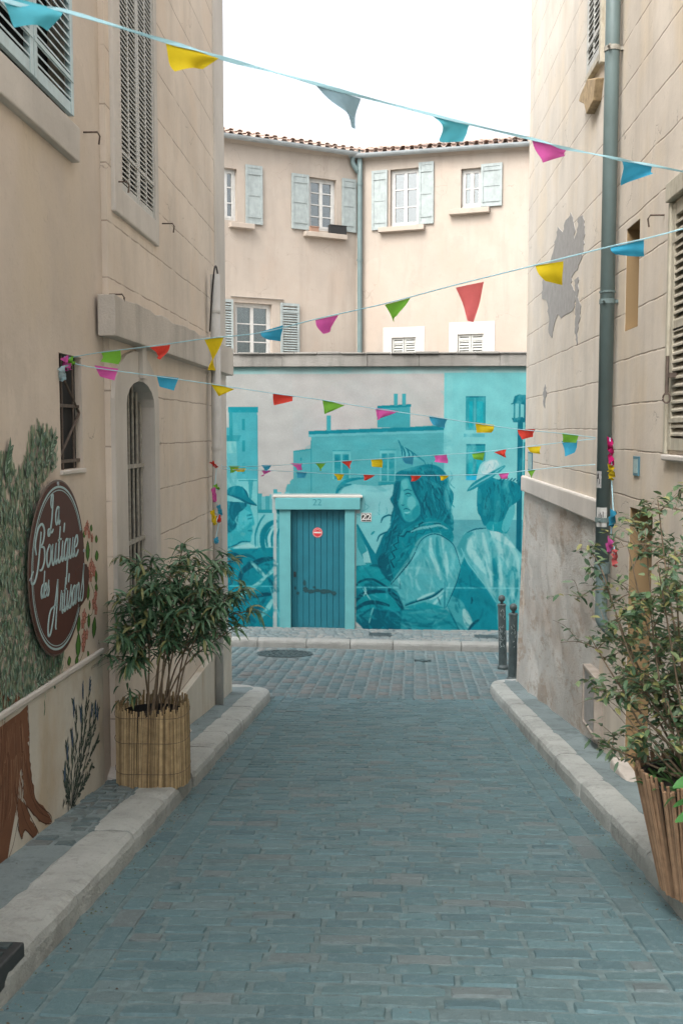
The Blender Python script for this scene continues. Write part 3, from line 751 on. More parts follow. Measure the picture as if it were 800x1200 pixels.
# green-grey rain pipe
pr = .055; xg_ = XR - pr - .025; yg = FR.px(706, 600, pr + .025)[0]
t2 = thing('rain_pipe', (xg_, yg, -1.6), 'tall grey-green rain pipe running up the right-hand wall', 'pipe')
mb = MB(); mb.tube([(xg_, yg, -1.05), (xg_, yg, 6.8)], pr, 20); mb.build('pipe', M['pipe'], t2, smooth=True)
mb = MB(); zq = FR.px(706, 738, .08)[1]; mb.tube(smooth_pts([(XR + .03, yg, zq - .02), (xg_ + .05, yg, zq), (xg_, yg, zq + .08), (xg_, yg, zq + .2), (xg_, yg, -1.05)], 4), pr * .86, 18); mb.tube([(xg_, yg, -1.12), (xg_, yg, -1.03)], pr + .008, 20); mb.build('lower_pipe', M['pipe'], t2, smooth=False)
for py in (72, 355, 610):
    z = FR.px(712, py, pr)[1]
    mb = MB(); mb.tube([(xg_, yg, z - .018), (xg_, yg, z + .018)], pr + .006, 20); mb.fbox(FR, yg - .02, yg + .02, z - .012, z + .012, -.01, .03)
    mb.tube([(xg_ - .04, yg - pr - .0, z), (xg_ - .04, yg - pr - .045, z)], .01, 6); mb.build('pipe_collar', M['pipe'] if py > 100 else M['bars'], t2)
z = FR.px(712, 345, pr)[1]
mb = MB(); mb.tube([(xg_, yg, z), (xg_, yg, z + .012)], pr + .008, 20); mb.build('pipe_joint', M['pipe'], t2)
# stickers wrapped on the pipe
def sticker(py0, py1, mat, name, a0=200, a1=290, spots=True):
    z1 = FR.px(712, py0, pr)[1]; z0 = FR.px(712, py1, pr)[1]; mb = MB(); n = 8; q = pr + .002
    A = [R(a0 + (a1 - a0) * i / n) for i in range(n + 1)]
    mb.add([(xg_ + q * math.cos(a), yg + q * math.sin(a), z) for a in A for z in (z0, z1)], [(2 * i, 2 * i + 2, 2 * i + 3, 2 * i + 1) for i in range(n)])
    o = mb.build(name, mat, t2)
    if spots:
        m2 = MB(); q += .001
        for k in range(5):
            a = A[1 + k]; zz = z0 + (z1 - z0) * rng.uniform(.2, .6); hh = (z1 - z0) * .3
            m2.add([(xg_ + q * math.cos(a + d), yg + q * math.sin(a + d), z) for d in (0, .09) for z in (zz, zz + hh)], [(0, 2, 3, 1)])
        m2.build('print', M['black'], o)
sticker(595, 618, simple('worn_white_sticker', (.42, .43, .42), .6, .15, 30), 'sticker'); sticker(552, 572, simple('grey_sticker', (.3, .3, .3), .6, .3, 40), 'sticker', 190, 240)
# enamel number plates
for (x0, y0, x1, y1, lab) in ((741, 535, 748, 557, 'small blue enamel plate on the buff wall beside the grey-green pipe'), (618, 530, 623, 551, 'small blue enamel plate at the far corner of the cream wall')):
    a = FR.px(x1, y0, .01); b = FR.px(x0, y1, .01); mb = MB()
    c = (min(a[0], b[0]), max(a[0], b[0]), b[1], a[1])
    pt = thing('wall_plate', FR.pt((c[0] + c[1]) / 2, c[2], 0), lab, 'plate')
    mb.fbox(FR, c[0], c[1], c[2], c[3], .001, .012); mb.build('plate', M['blue_tile'], pt, bevel=.002)
    mb = MB(); mb.fbox(FR, c[0] + .02, c[1] - .02, c[2] + .02, c[3] - .02, .012, .014)
    mb.build('plate_face', simple('pale_plate_face', (.3, .42, .42), .5, .2, 30), pt)

# ------------------------------------------------------------------ painted wall at the end (with its door)
FB = Frame((0, WY, 0), (1, 0, 0), (0, -1, 0))
TZ = FB.px(445, 430)[1]; CZ = FB.px(445, 413)[1]
aw = thing('painted_wall', (0, WY + 2, -3.8), 'low building front with turquoise mural of two people, weathered stone capping along its top', 'wall')
d0, d1 = FB.px(341, 700)[0], FB.px(404, 700)[0]; dzt = FB.px(370, 597)[1]; dzb = FB.px(370, 736)[1]
mb = MB(); wall(mb, FB, -9, 9, -4.4, TZ, [(d0 - .02, d1 + .02, dzb - .1, dzt + .02, .3)], .3)
mb.box(-9, 9, WY + .31, WY + 3.3, -4.4, TZ); mb.build('wall', M['pale_trim'], aw)
mb = MB(); x = -9
while x < 9:
    L = rng.uniform(.9, 1.6); mb.box(x + .001, x + L - .001, WY - .07 + rng.uniform(-.01, .01), WY + .34, TZ + .003, CZ - .04 + rng.uniform(-.006, .01)); x += L
x = -9
while x < 9:
    L = rng.uniform(.25, .45); mb.box(x + .003, x + L - .003, WY - .1 + rng.uniform(-.015, .012), WY + .38, CZ - .035, CZ + rng.uniform(-.008, .012)); x += L
mb.build('capping', M['capping'], aw, bevel=.01)
# ---- the mural, painted in the wall's own plane
MX0, MX1, MY0, MY1, MS = 250, 640, 428, 742, 2.0      # extent in photograph pixels, cells per pixel
Wc, Hc = int((MX1 - MX0) * MS), int((MY1 - MY0) * MS)
cv = np.zeros((Hc, Wc, 3)); cv[:] = (176, 178, 175)
yy, xx = np.mgrid[0:Hc, 0:Wc]; xx = (xx + .5) / MS + MX0; yy = (yy + .5) / MS + MY0
def inside(pts):
    pts = np.array(pts, float); m = np.zeros((Hc, Wc), bool)
    x0, x1 = pts[:, 0].min() - 1, pts[:, 0].max() + 1; y0, y1 = pts[:, 1].min() - 1, pts[:, 1].max() + 1
    i0, i1 = max(0, int((y0 - MY0) * MS)), min(Hc, int((y1 - MY0) * MS) + 2); j0, j1 = max(0, int((x0 - MX0) * MS)), min(Wc, int((x1 - MX0) * MS) + 2)
    if i0 >= i1 or j0 >= j1: return (slice(0, 0), slice(0, 0)), np.zeros((0, 0), bool)
    X, Y = xx[i0:i1, j0:j1], yy[i0:i1, j0:j1]; r = np.zeros(X.shape, bool); n = len(pts)
    for k in range(n):
        (xa, ya), (xb, yb) = pts[k], pts[(k + 1) % n]
        if ya == yb: continue
        c = ((ya > Y) != (yb > Y)) & (X < (xb - xa) * (Y - ya) / (yb - ya) + xa); r ^= c
    return (slice(i0, i1), slice(j0, j1)), r
def P(pts, col, a=1.0, sm=0, brush=0):
    if sm: pts = smooth_pts(pts, sm, True)
    s, r = inside(pts)
    if r.size == 0: return
    reg = cv[s]; k = a * r[..., None]
    if brush:
        X, Y = xx[s], yy[s]; k = k * (1 - brush * (.5 + .5 * np.sin(X * 1.3 + Y * .45 + 2 * np.sin(Y * .21 + X * .1))))[..., None]
    cv[s] = reg * (1 - k) + np.array(col) * k
def RC(x0, y0, x1, y1, col, a=1): P([(x0, y0), (x1, y0), (x1, y1), (x0, y1)], col, a)
def ST(pts, w, col, a=1.0, sm=6):
    pts = smooth_pts(pts, sm); n = len(pts); Lf, Rt = [], []
    for i, p in enumerate(pts):
        t = np.array(pts[min(i + 1, n - 1)]) - np.array(pts[max(i - 1, 0)]); t = t / (np.linalg.norm(t) + 1e-9); nn = np.array([-t[1], t[0]])
        f = i / (n - 1); ww = (w[0] * (1 - f) + w[1] * f if isinstance(w, tuple) else w * (.35 + .65 * math.sin(math.pi * min(1, max(0, f * .9 + .05))))) / 2
        Lf.append(p + nn * ww); Rt.append(p - nn * ww)
    P(Lf + Rt[::-1], col, a)
def blur(k=1):
    global cv
    for _ in range(k):
        p = np.pad(cv, ((1, 1), (1, 1), (0, 0)), 'edge')
        cv = (p[:-2, 1:-1] + p[2:, 1:-1] + p[1:-1, :-2] + p[1:-1, 2:] + 4 * cv) / 8
LT = (112, 186, 190); LT2 = (92, 172, 180); MD = (58, 152, 162); MD2 = (30, 138, 150); DK = (6, 122, 138); DK2 = (0, 102, 120); DK3 = (0, 84, 102); WH = (150, 205, 207)
RC(250, 428, 640, 438, (150, 190, 190))
for _ in range(60):      # cloudy plaster sky
    x, y = rng.uniform(290, 520), rng.uniform(440, 540); r_ = rng.uniform(10, 26)
    P([(x + r_ * math.cos(t) * 1.4, y + r_ * math.sin(t)) for t in np.linspace(0, 6.1, 14)], rng.choice([(184, 176, 176), (166, 176, 178), (180, 180, 178)]), .12)
# right facade
P([(520, 437), (640, 437), (640, 742), (520, 742)], LT)
RC(523, 440, 530, 600, (122, 192, 195), .5)
RC(545, 465, 568, 503, MD2); RC(554.5, 466, 556.5, 503, MD); RC(549, 470, 553, 500, (0, 150, 165)); RC(558, 470, 565, 500, (0, 150, 165)); RC(545, 464, 568, 465.6, DK2)
RC(543, 507, 567, 511, (80, 165, 175))
RC(546, 520, 568, 561, MD2); RC(549, 526, 554, 556, (0, 150, 165)); RC(558, 526, 565, 556, (0, 150, 165)); RC(546, 519, 568, 521, DK2); RC(546, 556, 562, 561, (30, 165, 200))
RC(612, 517, 618, 561, MD2); RC(613, 472, 620, 500, MD2)
RC(520, 607, 640, 742, (78, 160, 170)); 
# lamp
RC(605, 488, 611, 740, DK2); P([(599, 472), (601, 464), (606, 462), (616, 463), (619, 470), (617, 474)], DK2); P([(598, 489), (618, 489), (615, 494), (600, 494)], DK2)
for x in (600, 606, 612): RC(x, 470, x + 2.2, 490, DK2)
ST([(597, 473), (608, 471), (620, 474)], 2, DK2)
# middle building
P([(345, 527), (366, 525), (366, 505), (520, 497), (522, 742), (318, 742), (318, 576), (336, 576), (336, 566), (341, 566), (341, 560), (345, 560)], (72, 156, 164))
RC(366, 512, 520, 742, (76, 162, 170), .6)
P([(363, 504), (520, 498), (520, 503), (363, 508)], DK); P([(363, 508), (520, 503), (520, 506), (363, 511)], LT2)
ST([(345, 528), (366, 525)], 1.6, MD2); ST([(366, 510), (366, 580)], .8, MD2)
RC(384, 486, 389, 504, MD); P([(443, 476), (481, 474), (481, 500), (443, 500)], MD); P([(443, 475), (482, 473), (482, 476), (443, 478)], DK)
RC(462, 461, 466.5, 475, MD); RC(471.5, 461, 476, 475, MD)
for x0, x1, y0, y1 in ((391, 412, 527, 560), (446, 465, 526, 562)):
    RC(x0, y0, x1, y1, (98, 178, 184)); RC(x0 + 2, y0 + 4, x1 - 2, y1, MD2); RC((x0 + x1) / 2 - 1, y0 + 4, (x0 + x1) / 2 + 1, y1, (90, 175, 182)); RC(x0 + 3, y0 + 5, (x0 + x1) / 2 - 3, y0 + 12, DK)
    RC((x0 + x1) / 2 + 3, y0 + 5, x1 - 3, y0 + 12, DK); RC(x0, y0 - .6, x1, y0 + .6, MD2)
RC(444, 563, 466, 571, MD2); RC(353, 535, 355, 539, MD2); RC(353, 544, 355, 549, MD2)
# pale strip beside tower and skyline
P([(303, 440), (344, 440), (345, 527), (344, 560), (338, 566), (334, 578), (325, 590), (303, 590)], (176, 178, 176))
for i in range(9):
    x = 303 + i * 4.6; h = rng.uniform(0, 11); RC(x, 582 - h, x + 4.8, 604, LT2 if i % 2 else MD)
RC(303, 596, 330, 601, MD2)
# tower
P([(272, 482), (303, 482), (303, 645), (250, 645), (250, 500), (272, 500)], (66, 160, 172)); RC(269, 476, 304, 482.5, (20, 140, 155)); RC(270, 482, 274, 512, MD2)
RC(250, 512, 279, 560, LT2); P([(266, 509), (284, 509), (281, 516), (266, 516)], MD2); RC(266, 516, 278, 530, (120, 186, 188))
for y in (490, 515, 541): RC(285, y, 288.6, y + 13, MD2)
RC(250, 560, 303, 645, (100, 180, 186)); P([(292, 561), (298, 561), (295, 590), (294, 600)], MD2, .7); ST([(280, 562), (303, 562)], 1, MD2); ST([(303, 482), (303, 645)], 1.0, MD2, .7)
# scribbled stones
P([(398, 578), (404, 570), (416, 566), (440, 568), (462, 566), (462, 620), (422, 628), (400, 620)], (112, 182, 188))
for _ in range(26):
    x, y = rng.uniform(402, 455), rng.uniform(570, 612); ST([(x, y), (x + rng.uniform(-6, 6), y + rng.uniform(2, 8)), (x + rng.uniform(-8, 8), y + rng.uniform(6, 14))], .8, (60, 150, 160), .8)
P([(418, 606), (458, 600), (470, 640), (440, 665), (418, 640)], (104, 182, 188))
ST([(395, 578), (399, 569), (408, 562), (424, 559)], 4.5, DK); ST([(398, 573), (404, 568), (413, 566)], 3, DK2); ST([(421, 560), (432, 558)], 2, DK)
# gesturing hand
P([(467, 517), (473, 522), (482, 527), (490, 535), (491, 538), (484, 537), (482, 540), (478, 535), (475, 540), (471, 533)], (84, 168, 176))
for a, b in (((467, 514), (472, 533)), ((472, 521), (475, 538)), ((477, 524), (480, 538)), ((482, 527), (484, 536))): ST([a, ((a[0] + b[0]) / 2 + 1.5, (a[1] + b[1]) / 2), b], 2, DK2)
ST([(475, 523), (484, 529), (492, 535), (498, 540), (498, 545)], 1.6, DK2)
# ------- man on the left
P([(250, 642), (326, 640), (326, 742), (250, 742)], (10, 130, 146))
P([(303, 600), (326, 600), (326, 641), (303, 641)], (104, 182, 188))
P([(262, 590), (275, 588), (290, 589), (294, 593), (297, 602), (299, 613), (296, 616), (297, 622), (295, 628), (294, 634), (283, 634), (276, 639), (268, 645), (262, 646)], (44, 156, 168), sm=4)
P([(278, 600), (286, 596), (294, 600), (296, 610), (288, 616), (279, 622)], (70, 172, 182), .8, 4)
P([(262, 590), (276, 587), (290, 589), (286, 596), (281, 600), (279, 610), (276, 618), (268, 624), (262, 624)], DK2, sm=4)
ST([(279, 603), (277, 609), (280, 614)], 2, LT2); ST([(290, 603), (296, 602)], 1.6, DK2); ST([(291, 607), (296, 606)], 1.2, DK2); P([(283, 622), (289, 624), (286, 628), (282, 626)], (66, 160, 168)); ST([(291, 621), (296, 621)], 1, DK2)
ST([(266, 641), (276, 638), (284, 634), (294, 634)], 1.6, DK2)
P([(262, 649), (276, 640), (292, 636), (303, 640), (303, 642), (262, 643)], WH, .7)
P([(265, 575), (270, 570), (280, 568), (287, 572), (292, 581), (302, 591), (292, 589), (278, 581), (262, 576)], DK, sm=4)
ST([(264, 577), (279, 582), (291, 588), (302, 591)], 2.6, DK2); ST([(284, 569), (289, 575), (292, 582)], 2, DK2)
ST([(311, 602), (305, 611), (300, 625), (300, 640)], 2, DK); ST([(326, 609), (317, 613), (310, 622), (308, 634), (312, 652)], 7, DK)
for i in range(5): ST([(314 + i * 2.8, 640), (313 + i * 3.2, 628), (318 + i * 2.6, 618)], 2.4, WH if i % 2 else DK)
for pts, w, c in ((((262, 668), (275, 655), (290, 650), (300, 655)), 4, DK2), (((280, 685), (284, 670), (296, 661), (310, 655), (324, 654)), 7, DK3), (((268, 648), (278, 650), (284, 660)), 4, DK3), (((262, 690), (270, 684), (274, 672)), 3, DK2),
                 (((312, 675), (318, 682), (322, 700), (326, 715)), 4, DK2), (((296, 700), (308, 697), (320, 696)), 5, DK3), (((266, 700), (276, 705), (292, 703)), 5, DK2), (((285, 725), (300, 715), (312, 700)), 5, DK2), (((266, 735), (284, 722), (300, 730)), 6, DK2)): ST(pts, w, c)
for a, b, w in (((293, 656), (312, 676), 4.5), ((311, 676), (326, 659), 4.5), ((313, 674), (288, 694), 4.8), ((300, 684), (276, 702), 4), ((320, 702), (305, 724), 6), ((264, 712), (276, 703), 3)):
    m_ = ((a[0] + b[0]) / 2 + 1, (a[1] + b[1]) / 2 + 1); ST([a, m_, b], w, LT)
ST([(317, 688), (328, 724)], 2.4, LT2)
RC(250, 686.2, 326, 687.4, (90, 190, 200), .8)
# ------- bags and arms behind the young woman
P([(404, 640), (420, 612), (436, 640), (450, 660), (470, 690), (476, 742), (404, 742)], DK)
P([(418, 612), (424, 628), (432, 642), (437, 660), (418, 662)], (88, 174, 182)); P([(419, 616), (425, 625), (431, 644), (437, 660), (430, 660), (420, 640)], MD2, .8); P([(426, 648), (432, 644), (436, 658), (428, 658)], WH, .7)
P([(418, 668), (424, 662), (438, 660), (450, 668), (462, 683), (452, 688), (436, 680), (418, 690)], (16, 140, 152), sm=3)
P([(418, 712), (424, 698), (440, 690), (456, 694), (466, 706), (470, 715), (440, 712), (424, 716)], (16, 142, 154), sm=3)
for pts, w in ((((416, 688), (424, 680), (438, 678), (450, 684), (460, 690)), 3), (((416, 706), (426, 696), (440, 692), (455, 693)), 5), (((455, 690), (466, 700), (474, 714)), 6), (((416, 715), (428, 707), (442, 705), (458, 709)), 5)): ST(pts, w, DK3)
P([(418, 742), (422, 720), (436, 712), (452, 716), (470, 716), (480, 742)], DK2); ST([(439, 711), (436, 719), (434, 730)], 2.2, LT); ST([(428, 686), (430, 692), (427, 698)], 1.6, WH); ST([(426, 688), (436, 703)], 1.2, WH); P([(425, 722), (438, 712), (434, 728)], MD2, .7)
# ------- man at the right: back, shirt, head
P([(545, 622), (556, 618), (570, 617), (584, 620), (594, 622), (603, 637), (612, 648), (618, 660), (618, 742), (545, 742), (536, 640)], (92, 174, 181), sm=0)
P([(536, 640), (543, 626), (548, 621), (556, 622), (548, 630), (544, 645), (542, 652)], (52, 150, 160))
for pts, w, c, a in ((((556, 626), (552, 640), (560, 655), (572, 670)), 9, WH, .75), (((548, 640), (556, 650), (566, 662)), 6, (150, 205, 207), .4), (((566, 622), (570, 640), (573, 660), (577, 685)), 5, WH, .6), (((584, 628), (588, 650), (588, 684)), 6, WH, .65), (((593, 630), (600, 640), (607, 655), (610, 690)), 5, WH, .5),
                    (((576, 632), (580, 650), (582, 690), (583, 720)), 7, MD, .9), (((579, 652), (582, 670), (582, 692)), 6, DK, .9), (((598, 690), (596, 675), (599, 664), (605, 668), (606, 690), (602, 706)), 5, MD2, .95), (((597, 662), (594, 676), (598, 700), (606, 716), (606, 740)), 4, DK, .8),
                    (((614, 652), (611, 670), (613, 700), (612, 730)), 3, MD2, .8), (((548, 630), (546, 645), (556, 660)), 2.5, MD, .8), (((561, 640), (568, 656), (574, 676)), 3, MD, .7)): ST(pts, w, c, a)
P([(590, 640), (598, 650), (603, 700), (603, 742), (588, 742), (590, 700)], (62, 158, 168), .55, 3)
P([(575, 620), (586, 622), (598, 632), (604, 640), (598, 638), (586, 632), (577, 626)], (158, 206, 208), 1, 3)
P([(571, 618), (572, 605), (600, 600), (598, 612), (594, 623), (584, 621)], (22, 142, 154), sm=2)
P([(597, 588), (602, 588), (603, 598), (600, 608), (594, 621), (588, 618), (592, 600)], (70, 166, 175), 1, 3)
P([(560, 569), (566, 563), (575, 558), (584, 560), (596, 561), (604, 564), (610, 571), (609, 582), (603, 588), (597, 592), (593, 600), (590, 607), (582, 610), (574, 609), (569, 614), (566, 611), (563, 603), (560, 598), (559, 585)], DK, 1, 3)
for i in range(0):
    x = 562 + i * 2.6; ST([(x, 566 + abs(i - 8) * .4), (x + .5, 582), (x - .5 + rng.uniform(-1, 1), 600 + rng.uniform(-5, 5))], 1.5, DK2 if i % 2 else (10, 132, 146), .6)
for i in range(7): ST([(584 + i * 4, 562), (588 + i * 4, 557 + rng.uniform(0, 3))], 1.6, DK2)
P([(558, 566), (560, 550), (564, 541), (572, 537), (580, 536), (587, 542), (578, 551), (570, 557)], (132, 190, 194), 1, 3); P([(563, 549), (566, 542), (574, 538), (581, 538), (584, 543), (576, 550), (567, 554)], (178, 204, 206), 1, 3)
ST([(564, 551), (567, 545), (570, 549), (573, 542), (577, 548), (580, 540), (583, 545)], 1.1, (120, 176, 182), 1, 1)
P([(547, 574), (553, 565), (562, 559), (574, 552), (590, 543.5), (590, 547), (578, 557), (566, 565), (556, 571)], (20, 130, 145), 1, 2); ST([(550, 571), (562, 563), (576, 555), (588, 546)], 1.8, LT2)
# dark cloak between the two
P([(540, 664), (545, 650), (556, 665), (566, 678), (574, 690), (582, 702), (586, 742), (540, 742), (524, 705), (536, 682)], (10, 132, 148))
ST([(541, 640), (548, 656), (560, 672), (572, 688), (582, 704)], 1.6, (90, 175, 184)); ST([(548, 700), (556, 690), (564, 700)], 2, MD2, .5)
for x, y in ((554, 702), (543, 712)): ST([(x, y - 4), (x + .5, y), (x - .5, y + 4)], 1.8, DK3)
# ------- young woman
P([(466, 552), (480, 547), (497, 543), (508, 543), (518, 548), (526, 559), (527, 568), (532, 577), (531, 588), (528, 596), (532, 604), (532, 620), (524, 618), (509, 605), (494, 608), (480, 616), (466, 626), (460, 640), (456, 655), (446, 660), (441, 650), (446, 636), (450, 626), (458, 616), (459, 603), (462, 592), (458, 583), (464, 574), (464, 560)], (4, 116, 132), 1, 3)
for i in range(9):
    f = i / 8; x0 = 478 + f * 40; ST([(x0, 548 + 8 * abs(f - .4)), (484 + f * 42, 565 + 8 * f), (489 + f * 40, 585 + rng.uniform(-3, 3)), (494 + f * 36, 603 + 8 * f)], rng.uniform(.9, 2.2), rng.choice([DK2, (22, 136, 148), DK3, (14, 128, 142)]), .6)
for i in range(40):
    x, y = rng.uniform(462, 530), rng.uniform(550, 612)
    if x < 490 and 560 < y < 610: continue
    ST([(x, y), (x + rng.uniform(-1, 4), y + 5), (x + rng.uniform(-3, 3), y + 11), (x + rng.uniform(-1, 5), y + 17)], rng.uniform(1, 2.6), rng.choice([DK3, DK2, (24, 140, 152), (0, 96, 114)]), .45)
for i in range(12):
    f = i / 11; ST([(466 + 3 * f, 556 + 10 * f), (461 + 4 * f, 580 + 6 * f), (464 + 5 * f, 600), (456 + 8 * f, 622), (448 + 14 * f, 645)], rng.uniform(.8, 2), rng.choice([DK3, (14, 126, 140), DK2]), .6)
P([(470, 563), (475, 559), (480, 560), (483, 569), (488, 581), (493, 588), (494, 600), (488, 607), (480, 610), (474, 606), (471, 598), (468, 592), (467, 585), (470, 580), (470, 570)], (38, 148, 158), 1, 3)
pass
ST([(487, 578), (492, 590), (492, 602), (487, 610)], 3, DK2, .8)
ST([(447.5, 611), (450, 605), (457, 602), (463, 604)], 2, DK2); ST([(443, 633), (446, 626), (454, 622), (462, 620)], 2, DK2); ST([(436, 625), (440, 621)], 2.4, MD2)
# scarf
P([(466, 626), (482, 614), (493, 608), (509, 605), (524, 612), (532, 624), (530, 634), (516, 623), (502, 624), (490, 632), (482, 648), (474, 660), (466, 672), (459, 680), (450, 670), (446, 656), (456, 648), (460, 636)], (6, 128, 142), 1, 3)
P([(446, 650), (454, 645), (458, 660), (462, 676), (458, 680), (450, 672), (444, 660)], DK3, .7, 3)
ST([(482, 622), (492, 618), (504, 616), (516, 614), (524, 618)], 2.4, LT2); ST([(484, 618), (496, 612), (508, 610), (518, 611)], 1.4, MD)
zz = [(497, 610), (492, 613), (493, 617), (487, 617), (484, 622), (478, 621), (474, 627), (467, 626), (468, 634), (462, 637), (466, 642), (460, 645), (464, 652), (459, 656), (463, 664)]
ST(zz, (1.8, 1.8), DK3, 1, 1); zz2 = [(x + 12 + i * .2, y + 3 - i * .3) for i, (x, y) in enumerate(zz[1:9])]; ST(zz2, (1.2, 1.2), DK2, .9, 1)
for i in range(9): ST([(468 + i * 1.5, 630 + i * 2), (474 + i * .8, 634 + i * 3), (470, 648 + i * 2)], 1.1, rng.choice([DK2, MD2]), .55)
# coat
P([(488, 644), (494, 632), (503, 625), (512, 623.5), (522, 627), (531, 635), (537, 650), (541, 664), (537, 680), (530, 697), (523, 712), (500, 711), (478, 711), (472, 703), (468, 694), (458, 684), (470, 671), (481, 658)], (70, 164, 173), 1, 3)
for pts, w, c, a in ((((506, 628), (506, 645), (512, 660), (518, 678)), 5, WH, .7), (((519, 628), (522, 645), (524, 665), (524, 686)), 5, WH, .6), (((530, 640), (532, 655), (530, 672)), 4, (96, 182, 190), .7), (((500, 630), (494, 642), (484, 655)), 4, (104, 184, 192), .7),
                     (((513, 627), (514, 645), (520, 664), (526, 690)), 5, MD2, .8), (((495, 640), (500, 650), (502, 662)), 4, MD2, .6), (((474, 665), (486, 664), (498, 664)), 3, (104, 184, 190), .8), (((476, 672), (490, 668), (512, 669), (522, 680)), 7, (88, 172, 180), .6),
                     (((476, 708), (492, 702), (508, 697), (520, 688)), 3, DK2, .9), (((490, 702), (500, 697), (511, 693)), 3, WH, .9), (((504, 702), (514, 697), (522, 690)), 2, WH, .8), (((520, 696), (513, 703), (507, 710)), 3.5, WH, .7), (((514, 698), (516, 702), (518, 708)), 1.2, DK3, .9)): ST(pts, w, c, a)
P([(474, 711), (500, 704), (523, 711), (500, 714)], (18, 140, 152), .9)
# lower coat and hand
P([(474, 713), (500, 712), (525, 713), (532, 722), (542, 742), (470, 742)], (28, 142, 155)); ST([(480, 718), (500, 716), (520, 718)], 3, MD, .7); ST([(478, 728), (500, 732), (530, 728)], 5, DK, .8); ST([(474, 724), (484, 738)], 5, DK2, .8)
P([(524, 700), (529, 696), (542, 702), (549, 714), (556, 727), (553, 738), (542, 742), (532, 722)], (60, 158, 168), 1, 2); P([(544, 712), (550, 716), (555, 728), (550, 736), (544, 724)], (158, 206, 206), .8, 3); ST([(528, 714), (534, 726), (541, 740)], 1.6, DK2); ST([(549, 740), (556, 730), (564, 724)], 3.5, DK3)
# seams and old cable lines painted over
RC(418, 686.6, 470, 688, (110, 196, 204), .75); RC(524, 686.6, 618, 688, (110, 196, 204), .75)
RC(469.6, 680, 470.6, 689, DK3); RC(522, 681, 523, 712, DK2); RC(470, 713.5, 500, 714.5, DK2, .8)
# bare strip at the foot and round the door
P([(322, 579), (325, 579), (325, 742), (320, 742)], (170, 185, 185)); RC(250, 737, 640, 742, (178, 184, 182)); RC(319, 577, 424, 583, (172, 188, 188)); RC(415, 583, 423, 600, (172, 188, 188)); RC(415.5, 600, 418.5, 742, (160, 180, 180)); P([(418, 742), (418, 728), (422, 731), (428, 738), (432, 742)], (178, 184, 182)); RC(320, 577, 324, 600, (172, 188, 188))
def BR(poly, n, ang, L, w, cols, a=.4, ja=.35):
    xs0 = [p[0] for p in poly]; ys0 = [p[1] for p in poly]; k = 0; tries = 0
    while k < n and tries < n * 8:
        tries += 1; x, y = rng.uniform(min(xs0), max(xs0)), rng.uniform(min(ys0), max(ys0)); c_ = False; m = len(poly)
        for i in range(m):
            (xa, ya), (xb, yb) = poly[i], poly[(i + 1) % m]
            if (ya > y) != (yb > y) and x < (xb - xa) * (y - ya) / (yb - ya) + xa: c_ = not c_
        if not c_: continue
        k += 1; t = (ang(x, y) if callable(ang) else ang) + rng.gauss(0, ja); l_ = L * rng.uniform(.5, 1.3) / 2; bw = rng.uniform(-1, 1) * L * .12
        ST([(x - l_ * math.cos(t), y - l_ * math.sin(t)), (x - bw * math.sin(t), y + bw * math.cos(t)), (x + l_ * math.cos(t), y + l_ * math.sin(t))], w * rng.uniform(.5, 1.4), rng.choice(cols), a * rng.uniform(.5, 1.2), 4)
BR([(484, 560), (500, 546), (518, 550), (528, 575), (530, 606), (512, 603), (495, 602), (492, 585)], 130, lambda x, y: 1.25 + (y - 575) * .004 + (506 - x) * .006, 12, 1.7, [DK3, DK2, (30, 146, 158), (0, 92, 110), (12, 126, 140)], .6, .3)
BR([(446, 654), (450, 630), (459, 614), (464, 590), (470, 612), (480, 614), (466, 628), (458, 650)], 60, 1.9, 9, 1.7, [DK3, DK2, (20, 134, 148)], .6, .4)
BR([(562, 572), (575, 562), (600, 564), (608, 574), (600, 588), (592, 600), (580, 606), (566, 604)], 110, 1.55, 9, 1.5, [DK3, DK2, (24, 142, 154), (10, 124, 138)], .55, .25)
BR([(466, 626), (482, 616), (500, 609), (522, 613), (528, 628), (503, 622), (490, 632), (476, 658), (460, 676), (450, 664)], 90, 2.2, 8, 1.6, [DK3, DK2, (40, 152, 162), (12, 136, 150), MD], .55, .6)
BR([(488, 644), (503, 627), (522, 629), (537, 652), (540, 664), (528, 698), (500, 708), (474, 704), (462, 684)], 110, 1.3, 15, 2.4, [WH, LT, (40, 146, 158), MD, (98, 182, 189)], .35, .35)
BR([(548, 628), (570, 619), (592, 624), (612, 650), (616, 690), (612, 738), (590, 738), (582, 700), (556, 668)], 150, 1.45, 17, 2.6, [WH, LT, (40, 146, 158), MD, (150, 204, 206)], .35, .25)
BR([(545, 655), (580, 702), (586, 740), (545, 740), (526, 706)], 60, 1.1, 13, 2.6, [DK2, (20, 142, 156), DK], .4, .5)
BR([(418, 664), (440, 660), (470, 690), (478, 740), (420, 738)], 110, .5, 13, 2.4, [DK3, DK2, (34, 152, 163), MD2, (60, 166, 176)], .42, .6)
BR([(476, 712), (526, 714), (540, 740), (474, 740)], 60, .15, 15, 2.2, [DK2, (50, 158, 168), MD2, LT2], .4, .4)
BR([(262, 644), (324, 644), (324, 736), (262, 736)], 150, .8, 13, 2.6, [DK3, DK2, (34, 152, 163), MD2, DK], .4, .9)
BR([(264, 600), (292, 592), (296, 630), (270, 644)], 50, 1.2, 7, 1.8, [MD2, LT2, (20, 136, 150), (60, 168, 178)], .35, .7)
0 and BR([(472, 562), (480, 562), (490, 592), (490, 604), (476, 606), (470, 590)], 34, 1.2, 6, 1.5, [LT2, MD2, (60, 168, 176), (24, 140, 152)], .35, .5)
